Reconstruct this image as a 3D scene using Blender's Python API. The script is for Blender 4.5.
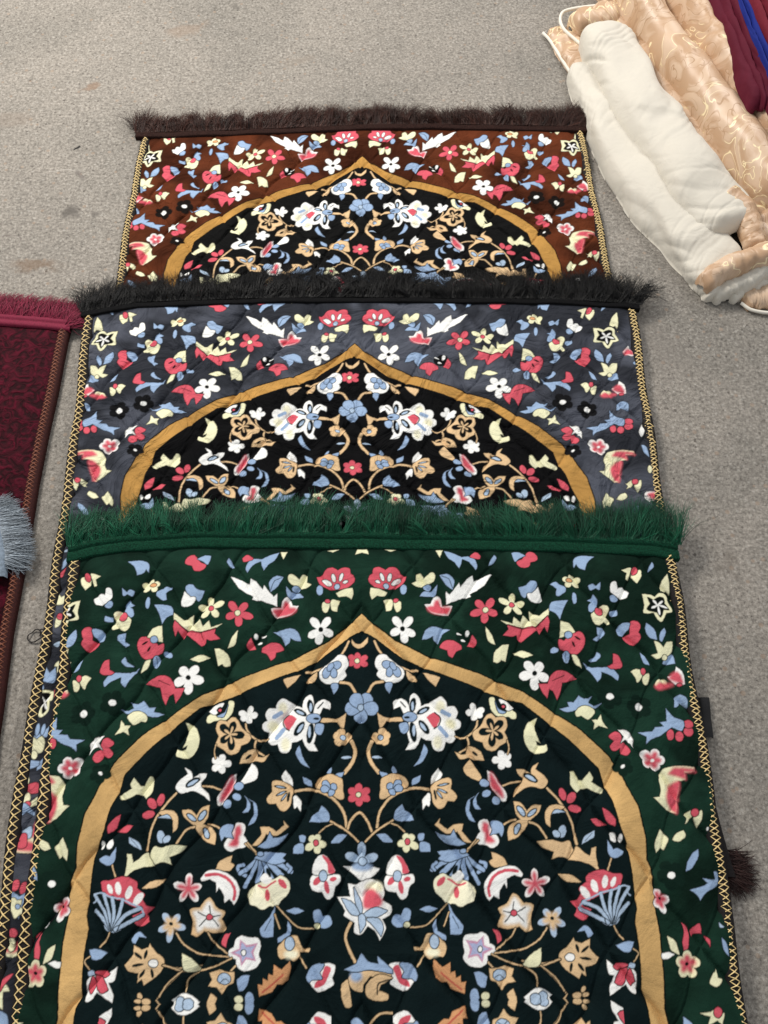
import bpy, math, random
import numpy as np
from mathutils import Vector, noise, Matrix

random.seed(7); rng = np.random.default_rng(11)
sc = bpy.context.scene
C = sc.collection
for o in list(bpy.data.objects): bpy.data.objects.remove(o)

# ---------------------------------------------------------------- camera
CAM_H, CAM_F, HOR = 1.0, 800.0, -1150.0
TH = math.atan((512 - HOR) / CAM_F)
cd = bpy.data.cameras.new('camera'); cam = bpy.data.objects.new('camera', cd); C.objects.link(cam)
cam.location = (0, 0, CAM_H); cam.rotation_euler = (math.pi / 2 - TH, 0, 0)
cd.sensor_fit = 'VERTICAL'; cd.sensor_height = 36; cd.sensor_width = 27; cd.lens = 36 * CAM_F / 1024
cd.clip_start = 0.01; cd.clip_end = 100
sc.camera = cam

# ---------------------------------------------------------------- light
w = bpy.data.worlds.new('World'); sc.world = w; w.use_nodes = True
bg = w.node_tree.nodes['Background']; bg.inputs[0].default_value = (0.95, 0.97, 1.0, 1); bg.inputs[1].default_value = 0.50

def area(name, loc, target, sx, sy, power, col):
    l = bpy.data.lights.new(name, 'AREA'); l.shape = 'RECTANGLE'; l.size = sx; l.size_y = sy; l.energy = power; l.color = col
    o = bpy.data.objects.new(name, l); C.objects.link(o); o.location = loc
    o.rotation_euler = (Vector(target) - Vector(loc)).to_track_quat('-Z', 'Y').to_euler()
    return o
area('shop_light', (-1.15, 2.0, 1.65), (0.0, 0.8, 0), 0.9, 0.4, 52, (1.0, 0.95, 0.88))
area('ceiling_light', (1.1, 2.35, 1.55), (0.3, 0.9, 0), 0.8, 0.3, 17, (1.0, 0.97, 0.93))

sc.view_settings.view_transform = 'Standard'; sc.view_settings.look = 'None'
sc.view_settings.exposure = 0.08; sc.view_settings.gamma = 1.0

# ---------------------------------------------------------------- helpers
def cam_point(px, py, z=0.0):
    """a point of the room at height z, measured with the camera's own optics"""
    f = np.array([0, math.cos(TH), -math.sin(TH)]); u = np.array([0, math.sin(TH), math.cos(TH)])
    d = np.array([px - 384., 0, 0]) + u * (512. - py) + f * CAM_F
    t = (CAM_H - z) / (-d[2])
    return Vector((d[0] * t, d[1] * t, z))

def tag(o, label=None, cat=None, group=None, kind=None):
    if label: o['label'] = label
    if cat: o['category'] = cat
    if group: o['group'] = group
    if kind: o['kind'] = kind
    return o

def empty(name, loc, rz=0.0):
    o = bpy.data.objects.new(name, None); o.empty_display_size = 0.05; C.objects.link(o)
    o.location = loc; o.rotation_euler = (0, 0, rz); return o

def mesh_obj(name, verts, faces, mat, parent=None, smooth=True, cols=None):
    """verts Nx3, faces Mx4 or Mx3 arrays"""
    v = np.asarray(verts, dtype=np.float32); f = np.asarray(faces, dtype=np.int32)
    me = bpy.data.meshes.new(name)
    me.vertices.add(len(v)); me.vertices.foreach_set('co', v.ravel())
    n = f.shape[1]
    me.loops.add(f.size); me.loops.foreach_set('vertex_index', f.ravel())
    me.polygons.add(len(f))
    me.polygons.foreach_set('loop_start', np.arange(0, f.size, n, dtype=np.int32))
    me.polygons.foreach_set('loop_total', np.full(len(f), n, dtype=np.int32))
    if smooth: me.polygons.foreach_set('use_smooth', np.ones(len(f), dtype=bool))
    if cols is not None:
        a = me.color_attributes.new('print', 'FLOAT_COLOR', 'POINT')
        c = np.ones((len(v), 4), dtype=np.float32); c[:, :3] = cols
        a.data.foreach_set('color', c.ravel())
    me.update(calc_edges=True)
    me.materials.append(mat)
    o = bpy.data.objects.new(name, me); C.objects.link(o)
    if parent: o.parent = parent
    return o

def grid_faces(nr, nc, off=0):
    i = np.arange(nr - 1)[:, None] * nc + np.arange(nc - 1)[None, :]
    return (np.stack([i, i + 1, i + nc + 1, i + nc], -1).reshape(-1, 4) + off)

def interp_poly(s):
    return np.array([[float(a) for a in t.split(',')] for t in s.split()]) / 1000.0

# smooth value noise in numpy (periodic lattice)
_lat = rng.random((256, 256)).astype(np.float32)
def vnoise(x, y, seed=0):
    xi = np.floor(x).astype(int); yi = np.floor(y).astype(int)
    fx = x - xi; fy = y - yi; fx = fx * fx * (3 - 2 * fx); fy = fy * fy * (3 - 2 * fy)
    g = lambda a, b: _lat[(a + seed * 37) % 256, (b + seed * 91) % 256]
    return (g(xi, yi) * (1 - fx) + g(xi + 1, yi) * fx) * (1 - fy) + (g(xi, yi + 1) * (1 - fx) + g(xi + 1, yi + 1) * fx) * fy
def fbm(x, y, oct=4, seed=0):
    s = 0; a = 0.5
    for k in range(oct):
        s = s + a * vnoise(x * 2 ** k + 17.3 * k, y * 2 ** k + 5.1 * k, seed + k); a *= .5
    return s

# ---------------------------------------------------------------- materials
def new_mat(name):
    m = bpy.data.materials.new(name); m.use_nodes = True
    nt = m.node_tree; return m, nt, nt.nodes['Principled BSDF']
def N(nt, t, **kw):
    n = nt.nodes.new(t)
    for k, v in kw.items(): setattr(n, k, v)
    return n

def mat_print(name, sheen=0.25, crush=0.3):
    m, nt, p = new_mat(name)
    at = N(nt, 'ShaderNodeAttribute', attribute_name='print')
    tc = N(nt, 'ShaderNodeTexCoord')
    n1 = N(nt, 'ShaderNodeTexNoise'); n1.inputs['Scale'].default_value = 900; n1.inputs['Detail'].default_value = 3
    nt.links.new(tc.outputs['Object'], n1.inputs['Vector'])
    mr = N(nt, 'ShaderNodeMapRange'); mr.inputs[3].default_value = 0.78; mr.inputs[4].default_value = 1.18
    nt.links.new(n1.outputs['Fac'], mr.inputs[0])
    mx = N(nt, 'ShaderNodeMix', data_type='RGBA', blend_type='MULTIPLY'); mx.inputs[0].default_value = 1
    nt.links.new(at.outputs['Color'], mx.inputs[6]); nt.links.new(mr.outputs[0], mx.inputs[7])
    nt.links.new(mx.outputs[2], p.inputs['Base Color'])
    p.inputs['Roughness'].default_value = 0.85
    p.inputs['Specular IOR Level'].default_value = 0.06
    p.inputs['Sheen Weight'].default_value = sheen; p.inputs['Sheen Roughness'].default_value = 0.45
    nt.links.new(mx.outputs[2], p.inputs['Sheen Tint'])
    # crushed pile: soft patches where the nap leans, plus the grain of the pile
    n2 = N(nt, 'ShaderNodeTexNoise'); n2.inputs['Scale'].default_value = 16; n2.inputs['Detail'].default_value = 4; n2.inputs['Distortion'].default_value = 1.2
    nt.links.new(tc.outputs['Object'], n2.inputs['Vector'])
    b2 = N(nt, 'ShaderNodeBump'); b2.inputs['Strength'].default_value = crush; b2.inputs['Distance'].default_value = 0.02
    nt.links.new(n2.outputs['Fac'], b2.inputs['Height'])
    b1 = N(nt, 'ShaderNodeBump'); b1.inputs['Strength'].default_value = 0.35; b1.inputs['Distance'].default_value = 0.001
    nt.links.new(n1.outputs['Fac'], b1.inputs['Height']); nt.links.new(b2.outputs[0], b1.inputs['Normal'])
    nt.links.new(b1.outputs[0], p.inputs['Normal'])
    return m

def mat_fibre(name, col, rough=0.6, var=0.5, spec=0.3, scale=400):
    m, nt, p = new_mat(name)
    tc = N(nt, 'ShaderNodeTexCoord'); n = N(nt, 'ShaderNodeTexNoise'); n.inputs['Scale'].default_value = scale; n.inputs['Detail'].default_value = 2
    nt.links.new(tc.outputs['Object'], n.inputs['Vector'])
    r = N(nt, 'ShaderNodeMapRange'); r.inputs[1].default_value = .3; r.inputs[2].default_value = .7; r.inputs[3].default_value = 1 - var; r.inputs[4].default_value = 1 + var
    nt.links.new(n.outputs['Fac'], r.inputs[0])
    mx = N(nt, 'ShaderNodeMix', data_type='RGBA', blend_type='MULTIPLY'); mx.inputs[0].default_value = 1
    mx.inputs[6].default_value = (*col, 1); nt.links.new(r.outputs[0], mx.inputs[7])
    nt.links.new(mx.outputs[2], p.inputs['Base Color'])
    p.inputs['Roughness'].default_value = rough; p.inputs['Specular IOR Level'].default_value = spec
    return m

def mat_hair(name, col, var=0.5):
    """strand colour varies strand by strand through the 'print' attribute"""
    m, nt, p = new_mat(name)
    at = N(nt, 'ShaderNodeAttribute', attribute_name='print')
    mx = N(nt, 'ShaderNodeMix', data_type='RGBA', blend_type='MULTIPLY'); mx.inputs[0].default_value = 1
    mx.inputs[6].default_value = (*col, 1); nt.links.new(at.outputs['Color'], mx.inputs[7])
    nt.links.new(mx.outputs[2], p.inputs['Base Color'])
    p.inputs['Roughness'].default_value = 0.5; p.inputs['Specular IOR Level'].default_value = 0.24
    return m

# ---------------------------------------------------------------- the floor
def make_floor():
    n = 2
    m, nt, p = new_mat('grey_floor')
    tc = N(nt, 'ShaderNodeTexCoord')
    def noise_(scale, detail, rough=0.6, dist=0.0):
        t = N(nt, 'ShaderNodeTexNoise'); t.inputs['Scale'].default_value = scale; t.inputs['Detail'].default_value = detail
        t.inputs['Roughness'].default_value = rough; t.inputs['Distortion'].default_value = dist
        nt.links.new(tc.outputs['Object'], t.inputs['Vector']); return t
    def ramp(src, stops):
        r = N(nt, 'ShaderNodeValToRGB'); e = r.color_ramp.elements
        e[0].position, e[0].color = stops[0][0], (*stops[0][1], 1); e[1].position, e[1].color = stops[-1][0], (*stops[-1][1], 1)
        for s in stops[1:-1]:
            q = e.new(s[0]); q.color = (*s[1], 1)
        nt.links.new(src, r.inputs[0]); return r
    def mul(a, b, fac=1.0):
        x = N(nt, 'ShaderNodeMix', data_type='RGBA', blend_type='MULTIPLY'); x.inputs[0].default_value = fac
        nt.links.new(a, x.inputs[6]); nt.links.new(b, x.inputs[7]); return x.outputs[2]
    grain = noise_(205, 5, 0.8)
    c = ramp(grain.outputs['Fac'], [(0.30, (0.05, 0.046, 0.041)), (0.43, (0.215, 0.20, 0.18)), (0.56, (0.325, 0.305, 0.275)), (0.70, (0.54, 0.51, 0.465))]).outputs[0]
    mid = noise_(75, 3, 0.6)
    c = mul(c, ramp(mid.outputs['Fac'], [(0.33, (0.80, 0.80, 0.80)), (0.55, (1, 1, 1))]).outputs[0])
    big = noise_(4.5, 5, 0.6, 0.4)
    c = mul(c, ramp(big.outputs['Fac'], [(0.32, (0.80, 0.79, 0.77)), (0.6, (1.03, 1.0, 0.97))]).outputs[0])
    # dark and pale chips
    v = N(nt, 'ShaderNodeTexVoronoi'); v.inputs['Scale'].default_value = 95; nt.links.new(tc.outputs['Object'], v.inputs['Vector'])
    gate = N(nt, 'ShaderNodeSeparateColor'); nt.links.new(v.outputs['Color'], gate.inputs[0])
    sz = N(nt, 'ShaderNodeMath', operation='MULTIPLY'); nt.links.new(gate.outputs[0], sz.inputs[0]); sz.inputs[1].default_value = 0.22
    lt = N(nt, 'ShaderNodeMath', operation='LESS_THAN'); nt.links.new(v.outputs['Distance'], lt.inputs[0]); nt.links.new(sz.outputs[0], lt.inputs[1])
    g2 = N(nt, 'ShaderNodeMath', operation='GREATER_THAN'); nt.links.new(gate.outputs[1], g2.inputs[0]); g2.inputs[1].default_value = 0.45
    mk = N(nt, 'ShaderNodeMath', operation='MULTIPLY'); nt.links.new(lt.outputs[0], mk.inputs[0]); nt.links.new(g2.outputs[0], mk.inputs[1])
    mk2 = N(nt, 'ShaderNodeMath', operation='MULTIPLY'); nt.links.new(mk.outputs[0], mk2.inputs[0]); mk2.inputs[1].default_value = 0.6
    x = N(nt, 'ShaderNodeMix', data_type='RGBA'); nt.links.new(mk2.outputs[0], x.inputs[0]); nt.links.new(c, x.inputs[6]); x.inputs[7].default_value = (0.05, 0.04, 0.035, 1)
    c = x.outputs[2]
    # pale and tan stones showing in the screed
    for scl, thr, colr, amt in ((150, 0.16, (0.50, 0.48, 0.44), 0.25), (60, 0.10, (0.30, 0.22, 0.16), 0.5)):
        vv = N(nt, 'ShaderNodeTexVoronoi'); vv.inputs['Scale'].default_value = scl; nt.links.new(tc.outputs['Object'], vv.inputs['Vector'])
        sp = N(nt, 'ShaderNodeSeparateColor'); nt.links.new(vv.outputs['Color'], sp.inputs[0])
        q1 = N(nt, 'ShaderNodeMath', operation='MULTIPLY'); nt.links.new(sp.outputs[2], q1.inputs[0]); q1.inputs[1].default_value = thr * 2
        q2 = N(nt, 'ShaderNodeMath', operation='LESS_THAN'); nt.links.new(vv.outputs['Distance'], q2.inputs[0]); nt.links.new(q1.outputs[0], q2.inputs[1])
        q3 = N(nt, 'ShaderNodeMath', operation='MULTIPLY'); nt.links.new(q2.outputs[0], q3.inputs[0]); q3.inputs[1].default_value = amt
        xm = N(nt, 'ShaderNodeMix', data_type='RGBA'); nt.links.new(q3.outputs[0], xm.inputs[0]); nt.links.new(c, xm.inputs[6]); xm.inputs[7].default_value = (*colr, 1)
        c = xm.outputs[2]
    # worn stains and one broad darker patch, each at its own spot
    def floor_mark(px, py, rx, ry, ang, col, strength, ns=18):
        nonlocal c
        q = cam_point(px, py)
        mp = N(nt, 'ShaderNodeMapping', vector_type='TEXTURE'); mp.inputs['Location'].default_value = (q.x, q.y, 0)
        mp.inputs['Rotation'].default_value = (0, 0, ang); mp.inputs['Scale'].default_value = (rx, ry, 1)
        nz = noise_(ns, 3)
        mxv = N(nt, 'ShaderNodeMix', data_type='RGBA', blend_type='LINEAR_LIGHT'); mxv.inputs[0].default_value = 0.035
        nt.links.new(tc.outputs['Object'], mxv.inputs[6]); nt.links.new(nz.outputs['Color'], mxv.inputs[7])
        nt.links.new(mxv.outputs[2], mp.inputs['Vector'])
        ln = N(nt, 'ShaderNodeVectorMath', operation='LENGTH'); nt.links.new(mp.outputs[0], ln.inputs[0])
        mr = N(nt, 'ShaderNodeMapRange'); mr.interpolation_type = 'SMOOTHSTEP'
        mr.inputs[1].default_value = 1.0; mr.inputs[2].default_value = 0.35; mr.inputs[3].default_value = 0; mr.inputs[4].default_value = strength
        nt.links.new(ln.outputs['Value'], mr.inputs[0])
        xx = N(nt, 'ShaderNodeMix', data_type='RGBA'); nt.links.new(mr.outputs[0], xx.inputs[0]); nt.links.new(c, xx.inputs[6]); xx.inputs[7].default_value = (*col, 1)
        c = xx.outputs[2]
    floor_mark(88, 89, 0.022, 0.012, 0.2, (0.22, 0.14, 0.09), 0.65)
    floor_mark(66, 214, 0.034, 0.018, 0.9, (0.10, 0.09, 0.08), 0.8)
    floor_mark(94, 213, 0.010, 0.012, 0.5, (0.10, 0.09, 0.08), 0.6)
    floor_mark(80, 178, 0.024, 0.007, -0.8, (0.14, 0.12, 0.11), 0.6)
    floor_mark(76, 147, 0.008, 0.004, 0.5, (0.01, 0.01, 0.01), 1.0)
    floor_mark(34, 268, 0.05, 0.02, 0.1, (0.17, 0.11, 0.07), 0.6)
    floor_mark(8, 240, 0.03, 0.003, 0.0, (0.12, 0.10, 0.09), 0.6)
    floor_mark(188, 28, 0.05, 0.02, 0.2, (0.26, 0.19, 0.14), 0.45)
    floor_mark(66, 172, 0.03, 0.002, 0.05, (0.5, 0.47, 0.43), 0.6)
    floor_mark(120, 262, 0.06, 0.002, 0.35, (0.10, 0.09, 0.08), 0.6)
    floor_mark(640, 330, 0.16, 0.05, -0.9, (0.20, 0.18, 0.16), 0.35)  # broad faint darker patch beside the slate rug
    floor_mark(725, 560, 0.03, 0.015, 0.6, (0.14, 0.12, 0.10), 0.4)
    floor_mark(300, 60, 0.04, 0.02, 0.1, (0.25, 0.21, 0.17), 0.4)
    floor_mark(10, 120, 0.05, 0.03, 0.1, (0.25, 0.2, 0.16), 0.35)
    floor_mark(240, 8, 0.02, 0.004, -0.6, (0.1, 0.09, 0.08), 0.5)
    nt.links.new(c, p.inputs['Base Color'])
    p.inputs['Roughness'].default_value = 0.85; p.inputs['Specular IOR Level'].default_value = 0.25
    bp = N(nt, 'ShaderNodeBump'); bp.inputs['Strength'].default_value = 0.6; bp.inputs['Distance'].default_value = 0.0015
    nt.links.new(grain.outputs['Fac'], bp.inputs['Height']); nt.links.new(bp.outputs[0], p.inputs['Normal'])
    o = mesh_obj('floor', [(-4, -3, 0), (4, -3, 0), (4, 6, 0), (-4, 6, 0)], [(0, 1, 2, 3)], m, smooth=False)
    tag(o, kind='structure')
make_floor()

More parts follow.
